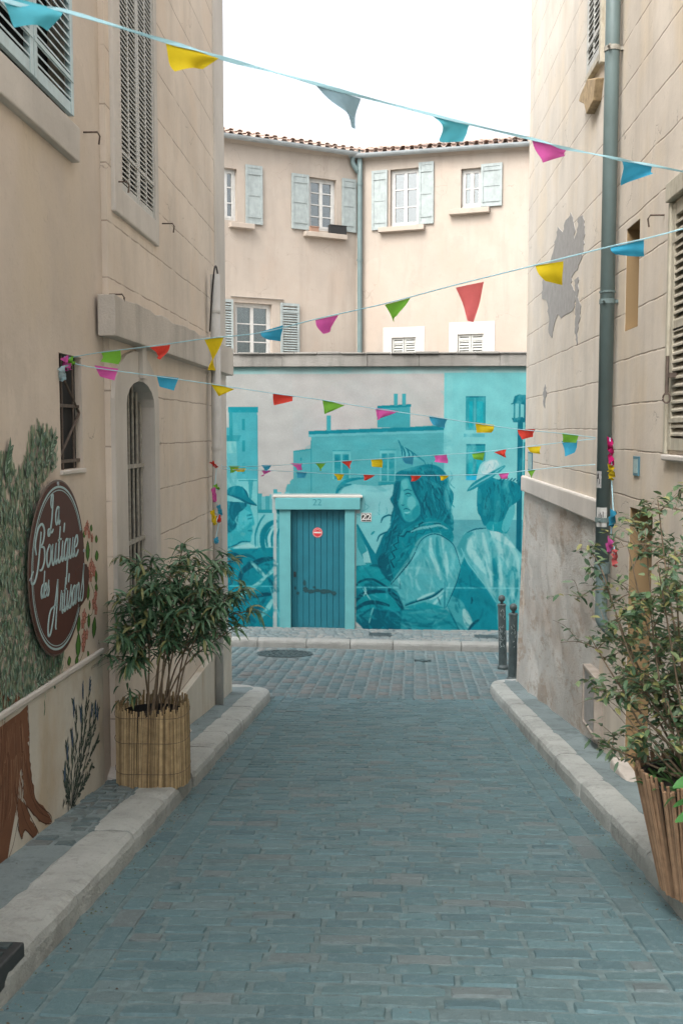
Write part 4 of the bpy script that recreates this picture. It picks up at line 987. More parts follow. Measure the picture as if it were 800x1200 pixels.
def LB(x0, y0, x1, y1, k):
    i0, i1, j0, j1 = int((y0 - MY0) * MS), int((y1 - MY0) * MS), int((x0 - MX0) * MS), int((x1 - MX0) * MS)
    for _ in range(k):
        a_ = cv[i0:i1, j0:j1]; p = np.pad(a_, ((1, 1), (1, 1), (0, 0)), 'edge')
        cv[i0:i1, j0:j1] = (p[:-2, 1:-1] + p[2:, 1:-1] + p[1:-1, :-2] + p[1:-1, 2:] + 2 * a_) / 6
LB(470, 625, 618, 736, 3); LB(262, 600, 326, 736, 2); LB(418, 662, 478, 736, 2)
P([(471, 562), (476, 559), (480, 561), (482, 568), (487, 578), (492, 588), (493, 600), (487, 607), (480, 609.5), (475, 606), (472, 599), (469.5, 592), (467.5, 586.5), (470, 580), (470.5, 570)], (52, 156, 165), 1, 3)
P([(471, 563), (477, 561), (479, 569), (474, 572)], (84, 174, 180), .8, 3); P([(479, 582), (484, 580), (488, 586), (487, 594), (482, 596), (478, 590)], (92, 178, 184), .8, 3); P([(484, 596), (491, 590), (492, 601), (485, 607)], (22, 134, 147), .8, 3)
P([(475, 603), (482, 601), (485, 606), (479, 609)], (30, 140, 152), .7, 3); P([(470, 575), (474, 575), (473, 587), (470, 590)], (90, 176, 182), .6, 3); LB(466, 556, 496, 612, 3)
ST([(474, 573.6), (478, 571.8), (483.5, 573.6)], 1.1, DK2); ST([(475.5, 577.8), (479, 576.3), (483, 577.8)], 1.3, DK3); ST([(477, 579.3), (480, 579.8), (482.5, 579)], .7, DK2); ST([(471, 589.6), (473, 590.6), (475, 589.6)], 1, DK2)
ST([(473.5, 595.4), (477, 594.2), (481.5, 596)], 1.1, DK2); ST([(474.5, 598.6), (478, 599.2), (481.5, 598)], 1.4, (110, 190, 196)); ST([(475, 601.4), (479, 601.8)], .9, DK2, .7)
ST([(480, 559), (484, 568), (489, 579), (494, 590), (494, 602)], 2.2, DK2); ST([(470, 561), (469, 572), (468, 584)], 1.6, DK2, .7); ST([(467, 585), (466, 594), (470, 604), (476, 611)], 2.4, DK2)
ST(zz, (1.5, 1.5), DK3, .9, 1); ST([(482, 622), (492, 617), (504, 615), (516, 613.5), (526, 618)], 1.8, LT2); ST([(488, 644), (494, 632), (503, 625.5), (512, 624), (522, 628), (533, 638), (541, 662)], 1.3, DK2); ST([(541, 664), (536, 682), (524, 711)], 1.2, DK2); ST([(459, 684), (471, 670), (482, 656), (488, 645)], 1.3, DK3)
ST([(476, 709), (492, 703), (508, 698), (521, 688)], 1.6, DK3); ST([(548, 622), (558, 618), (570, 617)], 1.6, DK2); ST([(541, 640), (549, 657), (562, 674), (574, 690), (583, 704)], 1.2, (96, 180, 188))
BR([(522, 440), (618, 440), (618, 600), (522, 600)], 130, 1.57, 26, 6, [(104, 180, 186), (120, 192, 196), (110, 186, 191)], .22, .3)
BR([(368, 512), (520, 506), (520, 570), (368, 575)], 110, 0, 24, 5, [(66, 150, 160), (84, 168, 176), MD], .25, .3)
BR([(526, 608), (548, 608), (548, 622), (526, 640)], 8, 0, 14, 5, [MD, LT2], .3)
BR([(272, 484), (302, 484), (302, 560), (252, 640), (252, 520)], 60, 1.5, 20, 4, [(56, 150, 162), LT2, (76, 168, 178)], .25, .3)
yv = np.sin(xx * .11 + 3 * np.sin(yy * .05)) * np.sin(yy * .17 + 2 * np.sin(xx * .07)); cv *= (1 + .025 * yv[..., None]); cv += nrng.normal(0, 3.2, (Hc, Wc, 1)); cg = np.clip((yy - 540) / 20, 0, 1)[..., None]; cv = cv + cg * (cv[..., :1] < 135) * .16 * (cv - np.array((50, 148, 158))); cv = np.clip(cv, 0, 245)
blur(1)
sc_ = cv / 255; lin = np.where(sc_ > .04045, ((sc_ + .055) / 1.055) ** 2.4, sc_ / 12.92)
G_MURAL = .66
lin = np.clip(lin * G_MURAL, 0, .85)
a0 = FB.px(MX0, 600); a1 = FB.px(MX1, 600); zt_ = FB.px(445, MY0)[1]; zb_ = FB.px(445, MY1)[1]
dlt = -.035
us_ = np.linspace(a0[0], a1[0], Wc); vs_ = np.linspace(zt_, zb_, Hc)
UU, VV = np.meshgrid(us_, vs_)
verts = np.stack([UU.ravel(), np.full(UU.size, WY - .004), VV.ravel()], 1) - np.array(ORG[aw.name])
me = bpy.data.meshes.new('mural'); nf = (Wc - 1) * (Hc - 1)
me.vertices.add(len(verts)); me.vertices.foreach_set('co', verts.astype(np.float32).ravel())
I, J = np.meshgrid(np.arange(Hc - 1), np.arange(Wc - 1), indexing='ij'); b_ = (I * Wc + J).ravel()
dcx = (UU[:-1, :-1] > d0 - .02) & (UU[:-1, 1:] .__class__ is not None) & (UU[:-1, :-1] < d1 + .02) & (VV[:-1, :-1] < dzt + .02)
b_ = b_[~dcx.ravel()]; nf = len(b_)
loops = np.stack([b_, b_ + Wc, b_ + Wc + 1, b_ + 1], 1).ravel()
me.loops.add(nf * 4); me.loops.foreach_set('vertex_index', loops)
me.polygons.add(nf); me.polygons.foreach_set('loop_start', np.arange(nf) * 4); me.polygons.foreach_set('loop_total', np.full(nf, 4))
at_ = me.color_attributes.new('Col', 'FLOAT_COLOR', 'POINT'); at_.data.foreach_set('color', np.concatenate([lin.reshape(-1, 3), np.ones((Wc * Hc, 1))], 1).astype(np.float32).ravel())
me.update(); me.validate(); me.materials.append(M['mural']); mo = bpy.data.objects.new('mural', me); COL.objects.link(mo); mo.parent = aw
mo['label'] = 'turquoise mural of a long haired woman, capped men and city roofs'
# door set
dr = thing('street_door', (FB.px(372, 600)[0], WY, dzb), 'deep teal plank door in pale teal frame with number 22 on its lintel', 'door')
mb = MB(); mb.fbox(FB, d0, d1, dzb - .04, dzt, -.12, -.075)
np_ = 9
for k in range(np_):
    a = d0 + (d1 - d0) * k / np_; mb.fbox(FB, a + .005, a + (d1 - d0) / np_ - .005, dzb - .03, dzt - .004, -.075, -.062)
mb.build('door_leaf', M['teal_door'], dr, bevel=.003)
jo0, jo1 = FB.px(328, 700)[0], FB.px(415.5, 700)[0]
mb = MB(); mb.fbox(FB, jo0, d0 - .001, dzb - .1, dzt, -.2, .035); mb.fbox(FB, d1 + .001, jo1, dzb - .1, dzt, -.2, .035); mb.build('door_jamb', M['teal_lintel'], dr, bevel=.006)
lr = FB.rect(323, 583, 422, 597)
mb = MB(); mb.fbox(FB, lr[0], lr[1], dzt + .002, lr[3] + .0, -.2, .075, jit=.004); mb.build('lintel', M['teal_lintel'], dr, bevel=.008)
mb = MB(); mb.fbox(FB, lr[0] - .04, lr[1] + .04, lr[3] + .003, lr[3] + .045, .001, .06); mb.build('lintel_top', M['pale_trim'], dr, bevel=.006)
mb = MB(); mb.fbox(FB, jo0 + .03, jo1 + .12, dzb - .2, dzb - .03, -.2, .16, jit=.006); mb.build('doorstep', M['step'], dr, bevel=.012)
c = FB.px(345.5, 673, -.06); mb = MB(); mb.tube([FB.pt(c[0], c[1], -.062), FB.pt(c[0], c[1], -.03)], .018, 10); mb.fbox(FB, c[0] - .022, c[0] + .022, c[1] - .05, c[1] + .05, -.062, -.058); mb.build('door_handle', M['iron'], dr)
c = FB.px(349, 694, -.06); mb = MB()
def blob(cx_, cz_, rx, rz, w0, mb, n=14):
    mb.fpoly(FB, [(cx_ + rx * math.cos(t) * rng.uniform(.8, 1.15), cz_ + rz * math.sin(t) * rng.uniform(.75, 1.2)) for t in np.linspace(0, 2 * math.pi, n, endpoint=False)], w0 - .001, w0 + .0008)
q = lambda x, y: FB.px(x, y, -.06)
for i, (x, y, rx, rz) in enumerate(((357, 683, .03, .05), (358, 691, .05, .05), (364, 693, .07, .035), (371, 692, .07, .03), (379, 693, .07, .045), (385, 693, .07, .03), (391, 695, .05, .035), (349, 695, .03, .03), (346, 689, .018, .03), (368, 688, .03, .015))):
    u, v = q(x, y); blob(u, v, rx, rz, -.0585 + i * .0006, mb)
mb.build('paint_daub', M['teal_dark'], dr)
u, v = q(372, 624)
mb = MB(); mb.fpoly(FB, [(u + .092 * math.cos(t), v + .092 * math.sin(t)) for t in np.linspace(0, 2 * math.pi, 32, endpoint=False)], -.061, -.0575)
st = mb.build('round_sticker', M['red'], dr); st['label'] = 'round red sticker with a white bar'
mb = MB(); mb.fbox(FB, u - .068, u + .068, v - .013, v + .013, -.0575, -.0562)
mb.add([FB.pt(u + rr * math.cos(t), v + rr * math.sin(t), -.0568) for t in np.linspace(0, 2 * math.pi, 32, endpoint=False) for rr in (.078, .084)], [(2 * i, 2 * ((i + 1) % 32), 2 * ((i + 1) % 32) + 1, 2 * i + 1) for i in range(32)])
for k in range(9):
    t = R(40 + k * 12.5); a = u + .055 * math.cos(t); b = v + .055 * math.sin(t); mb.fbox(FB, a - .003, a + .003, b - .006, b + .006, -.0575, -.0564)
mb.build('print', M['white'], st)
def text(s, fr, u, v, w, size, mat, parent, name='lettering', ext=.001, sx=1.0, bold=0):
    cu = bpy.data.curves.new('t', 'FONT'); cu.body = s; cu.size = size; cu.align_x = 'CENTER'; cu.align_y = 'CENTER'; cu.extrude = ext; cu.offset = bold
    o = bpy.data.objects.new('t', cu); COL.objects.link(o); dg = bpy.context.evaluated_depsgraph_get(); me = bpy.data.meshes.new_from_object(o.evaluated_get(dg))
    mb = MB(); mb.add([fr.pt(u + p.co.x * sx, v + p.co.y, w + p.co.z) for p in me.vertices], [tuple(p.vertices) for p in me.polygons])
    bpy.data.objects.remove(o); bpy.data.meshes.remove(me); return mb.build(name, mat, parent)
u, v = FB.px(371.5, 589, .08); text('22', FB, u, v, .0765, .17, simple('number_teal', (.03, .2, .23), .6, .1), dr, ext=.001)
a = FB.rect(423, 601, 435, 611); tp = thing('number_plate', (a[0], WY, a[2]), 'small black tile plate with white 22 right of the teal door', 'plate')
mb = MB(); mb.fbox(FB, a[0], a[1], a[2], a[3], .0, .014); mb.build('plate', M['white'], tp)
mb = MB(); mb.fbox(FB, a[0] + .01, (a[0] + a[1]) / 2 - .004, a[2] + .01, a[3] - .01, .014, .016); mb.fbox(FB, (a[0] + a[1]) / 2 + .004, a[1] - .01, a[2] + .01, a[3] - .01, .014, .016); mb.build('tile_face', M['black'], tp)
text('22', FB, (a[0] + a[1]) / 2, (a[2] + a[3]) / 2, .0175, .15, M['white'], tp, ext=.001, sx=1.15, bold=.002)
# ------------------------------------------------------------------ pink house behind
PCY = 24.0
d = ray(417, 600); PC = Vector((d.x / d.y * PCY, PCY, 0))
angL, angR = R(31), R(18)
FPR = Frame(PC, (math.cos(angR), -math.sin(angR), 0), (-math.sin(angR), -math.cos(angR), 0))
FPL = Frame(PC, (math.cos(angL), math.sin(angL), 0), (math.sin(angL), -math.cos(angL), 0))
pk = thing('apartment_house', (PC.x, PC.y + 3, -4), 'pale pink house with grey-blue shutters and tiled eaves behind the mural wall', 'house')
def win_l(op, w=0): return FPL.rect(*op)
Lw = [(254, 195, 278, 259), (362, 207, 394, 272), (275, 354, 319, 425)]
Rw = [(457, 199, 491, 264), (540, 198, 564, 242), (459, 396, 487, 425), (536, 392, 566, 425)]
def eave(fr, pts):
    q = [fr.px(*p) for p in pts]; s_ = (q[1][1] - q[0][1]) / (q[1][0] - q[0][0]); return lambda u: q[0][1] + s_ * (u - q[0][0])
eL = eave(FPL, ((268, 159), (415, 180))); eR = eave(FPR, ((420, 182), (620, 168)))
def facade(fr, u0, u1, holes, ev, name):
    mb = MB(); top = max(ev(u0), ev(u1)) + .3; zt_ = min(ev(u0), ev(u1)) - .1
    wall(mb, fr, u0, u1, -4, zt_, holes, .2)
    mb.sheet(fr, [(u0, zt_), (u1, zt_), (u1, ev(u1)), (u0, ev(u0))], 0)
    mb.build('wall', M['pink'], pk)
hl = [fr_ for fr_ in [FPL.rect(*o) for o in Lw]]; hr = [FPR.rect(*o) for o in Rw]
facade(FPL, -8, 0, hl, eL, 'l'); facade(FPR, 0, 8, hr, eR, 'r')
def shut(fr, box, kind='solid', mat='shutter_blue'):
    r_ = fr.rect(*box); shutter(fr, r_[0], r_[1], r_[2], r_[3], .012, M[mat], pk, slats=(kind == 'slat'), rails=2 if kind == 'slat' else 3, stile=.05, pitch=.055, th=.04)
for fr, h, rows, cur, solid in ((FPL, hl[0], 3, 0, 0), (FPL, hl[1], 4, 0, 0), (FPL, hl[2], 3, .98, 0), (FPR, hr[0], 3, 0, 0), (FPR, hr[1], 2, .6, 0)):
    casement(fr, h[0] + .003, h[1] - .003, h[2] + .003, h[3] - .003, -.1, pk, rows=rows, curtain=cur, fw=.05)
    mb = MB(); mb.fbox(fr, h[0] - .2, h[1] + .2, h[2] - .2, h[3] + .2, -.75, -.7)
    for a, b, c, e in ((h[0] - .2, h[0] - .19, h[2] - .2, h[3] + .2), (h[1] + .19, h[1] + .2, h[2] - .2, h[3] + .2), (h[0] - .2, h[1] + .2, h[3] + .19, h[3] + .2), (h[0] - .2, h[1] + .2, h[2] - .2, h[2] - .19)): mb.fbox(fr, a, b, c, e, -.7, -.201)
    mb.build('room_interior', M['void'], pk)
for h in hr[2:]:
    m_ = (h[0] + h[1]) / 2
    for a, b in ((h[0], m_ - .004), (m_ + .004, h[1])): shutter(FPR, a + .003, b, h[2] - .2, h[3] - .003, -.06, M['shutter_grey'], pk, pitch=.06, stile=.04)
    mb = MB(); mb.fbox(FPR, h[0], h[1], h[2], h[3], -.199, -.19); mb.build('window_void', M['void'], pk)
for b in ((287, 193, 307, 264), (341, 203, 361, 270), (400, 209, 416, 273)): shut(FPL, b)
for b in ((436, 201, 454, 269), (491, 191, 508, 262), (564, 193, 588, 241)): shut(FPR, b)
shut(FPL, (252, 350, 273, 425), 'slat'); shut(FPL, (328, 355, 350, 425), 'slat')
for fr, box in ((FPL, (268, 262, 296, 269)), (FPL, (355, 273, 404, 281)), (FPR, (445, 265, 498, 273)), (FPR, (527, 245, 574, 252))):
    r_ = fr.rect(*box); zz_ = (r_[2] + r_[3]) / 2; mb = MB(); mb.fbox(fr, r_[0], r_[1], zz_ - .05, zz_ + .06, -.02, .14); mb.build('window_sill', M['pink'], pk, bevel=.01)
mb = MB()
for o in ((449, 384, 497, 425), (526, 378, 579, 425)):
    r_ = FPR.rect(*o); h = FPR.rect(*(Rw[2] if o[0] == 449 else Rw[3]))
    mb = MB(); mb.fbox(FPR, r_[0], h[0], r_[2], r_[3], .001, .012); mb.fbox(FPR, h[1], r_[1], r_[2], r_[3], .001, .012); mb.fbox(FPR, h[0] + .001, h[1] - .001, h[3], r_[3] - .001, .001, .012)
    mb.build('window_surround', M['surround'], pk)
r_ = FPL.rect(270, 347, 332, 353); mb = MB(); mb.fbox(FPL, r_[0], r_[1], r_[2] + .03, r_[3], .001, .05); mb.build('window_surround', M['surround'], pk)
# gutters and canal tiles
for fr, ev, u0, u1 in ((FPL, eL, -8, .12), (FPR, eR, -.1, 8)):
    mb = MB(); n = 8; ring = []
    for u in (u0, u1):
        for k in range(n + 1):
            t = math.pi + math.pi * k / n; ring.append(fr.pt(u, ev(u) - .02 + .085 * math.sin(t), .17 + .085 * math.cos(t)))
        for k in range(n, -1, -1):
            t = math.pi + math.pi * k / n; ring.append(fr.pt(u, ev(u) - .02 + .07 * math.sin(t), .17 + .07 * math.cos(t)))
    N = 2 * (n + 1); mb.add(ring, [(k, (k + 1) % N, N + (k + 1) % N, N + k) for k in range(N)])
    mb.build('gutter', M['zinc'], pk)
    mb = MB(); mb.add([fr.pt(u, ev(u) + dz, w) for u in (u0, u1) for dz, w in ((-.14, .001), (-.02, .1), (.02, .1), (.02, .001))], [(0, 1, 5, 4), (1, 2, 6, 5)]); mb.build('cornice', M['pink'], pk)
    mb = MB(); u = u0; slope = .28
    while u < u1:
        for course in range(5):
            w0_ = .2 - course * .36; jz = rng.uniform(-.008, .012); ju = rng.uniform(-.012, .012)
            for up_, rr, off, dz in ((1, .066, 0, .038), (-1, .062, .105, .026)):
                pts = []
                for w_ in (w0_ + jz * 2, w0_ - .42):
                    zb2 = ev(u) + .02 + (.2 - w_) * slope + dz + (0 if w_ > w0_ - .1 else -.015) + jz
                    for k in range(7):
                        t = math.pi * k / 6; pts.append(fr.pt(u + off + ju + rr * math.cos(t), zb2 + up_ * rr * .75 * math.sin(t), w_))
                for k in range(6, -1, -1):
                    t = math.pi * k / 6; pts.append(pts[k] + Vector((0, 0, -.016)))
                mb.add(pts, [(k, k + 1, 8 + k, 7 + k) for k in range(6)] + [(k, k + 1, 19 - k, 20 - k) for k in range(6)])
        u += .21
    mb.add([fr.pt(u_, ev(u_) + .0 + (.15 - w_) * slope, w_) for u_ in (u0, u1) for w_ in (.15, -5)], [(0, 1, 3, 2)])
    rf = mb.build('roof', M['terracotta'], pk)
# downpipe in the corner
bp = FPR.pt(.12, 0, .1); dp = thing('rain_pipe', (bp.x, bp.y, -4), 'blue-grey downpipe in the corner of the pale pink house', 'pipe')
z0_ = eR(0)
mb = MB(); mb.tube(smooth_pts([tuple(FPR.pt(-.02, z0_ - .08, .17)), tuple(FPR.pt(-.02, z0_ - .22, .17)), tuple(FPR.pt(.1, z0_ - .45, .1)), tuple(FPR.pt(.12, z0_ - .62, .1)), tuple(FPR.pt(.12, -4, .1))], 4), .06, 12); mb.build('pipe', M['pipe'], dp, smooth=True)
for i, z in enumerate((z0_ - .7, z0_ - 2.4)):
    mb = MB(); b2 = FPR.pt(.12, z, .1); mb.tube([b2, b2 + Vector((0, 0, .05))], .07, 12); mb.build('pipe_collar', M['pipe'], dp)
# pots on the sill
s_ = FPL.rect(361, 265, 372, 272); zs_ = (FPL.rect(355, 273, 404, 281)[2] + FPL.rect(355, 273, 404, 281)[3]) / 2 + .06
for (x0, x1, hh, mt, nm, lab) in ((361, 371, .12, 'orange_pot', 'window_box', 'small orange planter on the sill of the pink house'), (384, 403, .2, 'black_pot', 'window_box', 'dark planter on the sill of the pink house')):
    a, b = FPL.px(x0, 268)[0], FPL.px(x1, 268)[0]; mb = MB(); i_ = .012
    for W_, u0, u1, w0, w1, v0 in ((0, a, b, .01, .022, 0), (0, a, b, .108, .12, 0), (0, a, a + i_, .022, .108, 0), (0, b - i_, b, .022, .108, 0), (0, a + i_, b - i_, .022, .108, 1)):
        mb.fbox(FPL, u0, u1, zs_, zs_ + (hh if not v0 else hh * .8), w0, w1)
    mb.fbox(FPL, a - .01, b + .01, zs_ + hh - .02, zs_ + hh, .12, .13)
    tag(mb.build(nm, M[mt], bevel=.004), lab, 'planter')

# ------------------------------------------------------------------ bunting
PC_ = {'y': (.72, .55, .02), 'r': (.72, .07, .05), 'g': (.2, .5, .06), 'p': (.72, .13, .45), 'b': (.05, .37, .58), 't': (.12, .55, .68), 'w': (.5, .66, .72), 'gb': (.30, .46, .55), 'm': (.6, .02, .18), 'c': (.75, .17, .17)}
def bunting(P0, P1, line, flags, label, rad=.004, width=0):
    """P0,P1: the fixing points (world); line: px points along the ribbon; flags: (A, B, tips..., colour)"""
    P0, P1 = Vector(P0), Vector(P1); h = P1 - P0; h.z = 0; n = Vector((-h.y, h.x, 0)).normalized()
    def un(px, py):
        d = ray(px, py); return d * (P0.dot(n) / d.dot(n))
    t = thing('bunting', (P0 + P1) / 2, label, 'bunting', 'strings of pennants across the lane')
    pts = [P0] + [un(*p) for p in line] + [P1]; pts = [Vector(p) for p in smooth_pts(pts, 5)]
    mb = MB()
    if width:
        vs = []
        for i, p in enumerate(pts): w_ = Vector((0, 0, width * (.8 + .3 * math.sin(i * 1.3)))); vs += [p - w_ + n * .003 * math.sin(i), p + w_]
        q = len(vs); vs += [v + n * .0015 for v in vs]
        mb.add(vs, [(2 * i, 2 * i + 2, 2 * i + 3, 2 * i + 1) for i in range(len(pts) - 1)] + [(q + 2 * i, q + 2 * i + 1, q + 2 * i + 3, q + 2 * i + 2) for i in range(len(pts) - 1)])
    else: mb.tube(pts, rad, 5)
    mb.build('ribbon', M['ribbon'], t)
    for fl in flags:
        *q, c = fl; pc = [un(*p) for p in q]
        A, B = pc[0], pc[1]; T = pc[2]; D = pc[3] if len(pc) > 3 else pc[2]
        mb = MB(); col = PC_[c]; k = 8; ph = rng.uniform(0, 6); am = (B - A).length * rng.uniform(.08, .22)
        vs = []; cs_ = []
        for j in range(k + 1):
            for i in range(k + 1):
                s, r_ = i / k, j / k
                p = (A.lerp(B, s)).lerp(T.lerp(D, 1 - s) if len(pc) > 3 else T, r_)
                off = am * (math.sin(ph + s * 3.4 + r_ * 1.5) * r_ + .5 * math.sin(ph * 2 + r_ * 4) * r_)
                vs.append(p + n * off + n * .004); v_ = 1
                if r_ < .12: v_ = .9
                cs_.append(tuple(x * v_ for x in col))
        mb.col = col; mb.add(vs, [(j * (k + 1) + i, j * (k + 1) + i + 1, (j + 1) * (k + 1) + i + 1, (j + 1) * (k + 1) + i) for j in range(k) for i in range(k)]); mb.c = cs_
        mb.build('pennant', M['cloth'], t, smooth=True)
    return t
A1 = FL.px(-420, -110, .02)
nearY = 1.55
def onx(px, X): return ray(px, 600) * (X / ray(px, 600).x)
def pt_at(px, py, Y): d = ray(px, py); return d * (Y / d.y)
B1 = pt_at(-60, -22, 1.95); B2 = pt_at(870, 212, 3.9)
dirh = (B2 - B1); k0 = (XL - B1.x) / dirh.x; k1 = (XR - .0 - B2.x) / dirh.x
S0 = B1 + dirh * k0; S1_ = B2 + dirh * k1; S0.z = B1.z + .12; S1_.z = B2.z + .1
bunting(S0, S1_, [(-60, -22), (70, 11), (195, 48), (262, 68), (370, 98), (508, 135), (624, 163), (664, 174), (728, 187), (765, 194), (870, 212)],
        [((2, -8), (76, 12), (62, 32), (20, 30), 't'), ((195, 48), (258, 67), (248, 76), (203, 85), 'y'), ((370, 98), (424, 115), (420, 150), (404, 140), 'gb'), ((507, 135), (551, 146), (545, 165), (521, 160), 't'),
         ((624, 163), (665, 175), (664, 182), (630, 192), 'p'), ((729, 187), (765, 194), (762, 204), (734, 216), 'b')],
        'nearest pale blue ribbon of pennants rising out of the top left corner', width=.0042)
H0 = FL.px(74, 419, -.03); P0w = FL.pt(H0[0], H0[1], .02)
E2 = pt_at(800, 268, 3.9); dirh = Vector((E2.x - P0w.x, E2.y - P0w.y, 0)); k1 = (XR - E2.x) / dirh.x
S2e = E2 + dirh * k1; S2e.z = E2.z + .14
t = bunting(P0w, S2e, [(118, 413), (176, 406), (240, 397), (305, 390), (370, 374), (450, 356), (533, 334), (626, 311), (714, 289), (800, 268)],
        [((118, 413), (141, 410), (136, 427), (124, 424), 'g'), ((175, 407), (199, 404), (196, 422), (181, 416), 'r'), ((239, 398), (262, 394), (250, 434), 'y'), ((304, 389), (331, 381), (327, 400), (313, 398), 'b'),
         ((369, 375), (396, 369), (386, 385), (375, 391), 'p'), ((450, 357), (480, 349), (468, 371), (459, 377), 'g'), ((533, 337), (566, 330), (552, 377), 'c'), ((626, 311), (659, 306), (657, 334), (637, 329), 'y'), ((714, 290), (753, 281), (753, 300), (720, 298), 'b')],
        'pennant string climbing from the barred window to the top of the right wall', rad=.0028)
yg2 = FR.px(711, 513, pr + .1)[0]; PR0 = FR.pt(yg - .05, FR.px(711, 513, .1)[1], pr * 2 + .05)
P0b = FL.pt(H0[0] + .02, H0[1] - .03, .02)
bunting(P0b, PR0, [(111, 431), (184, 441), (247, 450), (320, 461), (379, 469), (440, 479), (503, 488), (557, 496), (606, 503), (658, 508)],
        [((111, 428), (139, 432), (134, 446), (118, 441), 'p'), ((184, 440), (210, 443), (203, 458), (188, 453), 'b'), ((247, 449), (275, 456), (257, 464), 'y'), ((320, 461), (344, 464), (341, 470), (322, 475), 'r'), ((378, 468), (404, 475), (381, 485), 'g'),
         ((440, 478), (467, 482), (443, 492), 'p'), ((503, 487), (524, 491), (522, 502), (504, 498), 'b'), ((557, 495), (579, 498), (576, 507), (559, 507), 'y'), ((606, 503), (627, 503), (625, 512), (609, 515), 'r'), ((658, 507), (678, 510), (675, 519), (660, 518), 'g')],
        'pennant string running down from the barred window to the grey-green pipe', rad=.0028)
PL0 = Vector((xp + .06, yp - .04, FF.px(251, 546, .14)[1]))
bunting(PL0, PR0 + Vector((0, 0, -.01)), [(265, 547), (310, 546), (347, 544), (405, 540), (440, 538), (515, 533), (560, 530), (620, 523), (680, 516)],
        [((268, 546), (281, 546), (272, 554), 'g'), ((306, 545), (318, 545), (314, 552), (309, 552), 'b'), ((340, 543), (354, 543), (350, 551), 'p'), ((369, 543), (381, 543), (376, 552), 'g'), ((399, 541), (412, 540), (410, 549), 'r'), ((434, 539), (447, 538), (447, 548), (438, 547), 'y'),
         ((471, 536), (484, 535), (483, 545), (473, 543), 'b'), ((508, 534), (523, 533), (522, 543), (511, 541), 'p'), ((552, 532), (567, 530), (565, 540), (556, 538), 'g'), ((578, 530), (593, 526), (591, 536), 'r'), ((617, 524), (633, 523), (632, 532), (620, 530), 'y'), ((657, 517), (676, 516), (672, 530), (664, 535), 'b')],
        'upper of two level pennant strings stretched between the pipes before the mural', rad=.0028)
PRl = PR0 + Vector((-.0, .03, -.28))
bunting(PL0 + Vector((0, 0, -.03)), PR0 + Vector((0, 0, -.21)), [(265, 550), (305, 551), (347, 553), (390, 555), (480, 557), (526, 557), (583, 555), (620, 551), (660, 547)],
        [((274, 549), (288, 549), (286, 553), (276, 553), 'y'), ((306, 551), (319, 551), (308, 558), 'p'), ((347, 553), (359, 554), (356, 560), (349, 560), 'b'), ((390, 555), (403, 556), (397, 563), 'y'), ((425, 556), (439, 557), (428, 563), 'r'), ((480, 557), (494, 557), (484, 564), 'r'), ((514, 557), (526, 557), (518, 563), 'y'),
         ((583, 555), (596, 554), (594, 561), (586, 561), 'p'), ((617, 551), (627, 550), (622, 560), 'g')],
        'lower of two level pennant strings stretched between the pipes before the mural', rad=.0028)
# loose tails of pennants tied round the pipes and the window bars
def tails(base, items, label, name='knotted_pennants'):
    t = thing(name, base, label, 'bunting')
    pts = []
    for fr, w, (x, y), (x2, y2), hw, c in items:
        a = fr.px(x, y, w); b = fr.px(x2, y2, w); A = fr.pt(a[0], a[1], w); B = fr.pt(b[0], b[1], w); pts += [A, B]
        mb = MB(); mb.col = PC_[c]; side = fr.u * hw; k = 5; vs = []
        for j in range(k + 1):
            f = j / k; ww = hw * (.35 + .9 * math.sin(math.pi * (f * .8 + .1))); cpt = A.lerp(B, f)
            for s in (-1, -.33, .33, 1): vs.append(cpt + fr.u * ww * s + fr.n * (.025 * math.sin(j * 2.1 + s * 3)) + Vector((0, 0, .012 * math.sin(s * 4 + j))))
        mb.add(vs, [(j * 4 + i, j * 4 + i + 1, (j + 1) * 4 + i + 1, (j + 1) * 4 + i) for j in range(k) for i in range(3)])
        mb.build('pennant', M['cloth'], t, smooth=True)
    mb = MB(); mb.tube([p for p in pts], .004, 5); mb.build('ribbon', M['ribbon'], t)
wl = .17; wr = pr * 2 + .05
tails(Vector((xp, yp, -.9)), [(FF, wl, (248, 541), (254, 548), .04, 'r'), (FF, wl, (252, 568), (256, 574), .05, 'g'), (FF, wl, (250, 572), (252, 588), .03, 'p'), (FF, wl, (256, 592), (259, 604), .04, 'b'), (FF, wl, (249, 598), (252, 615), .05, 'y'), (FF, wl, (256, 604), (257, 612), .04, 'r'), (FF, wl, (253, 630), (254, 637), .05, 'b')],
      'short string of crumpled pennants hanging down the pale left pipe')
tails(Vector((xg_, yg, -.6)), [(FR, wr, (714, 513), (716, 545), .022, 'm'), (FR, wr, (715, 545), (716, 562), .045, 'y'), (FR, wr, (718, 598), (716, 617), .035, 'b'), (FR, wr, (715, 630), (713, 648), .05, 'p'), (FR, wr, (719, 640), (720, 664), .025, 'c')],
      'short string of crumpled pennants hanging down the grey-green pipe')
tails(FL.pt(H0[0], H0[1], 0), [(FL, .02, (76, 418), (80, 434), .035, 'p'), (FL, .03, (82, 419), (84, 428), .03, 'g'), (FL, .02, (72, 430), (74, 446), .012, 'w')],
      'pink and green pennant ends knotted to the barred window')

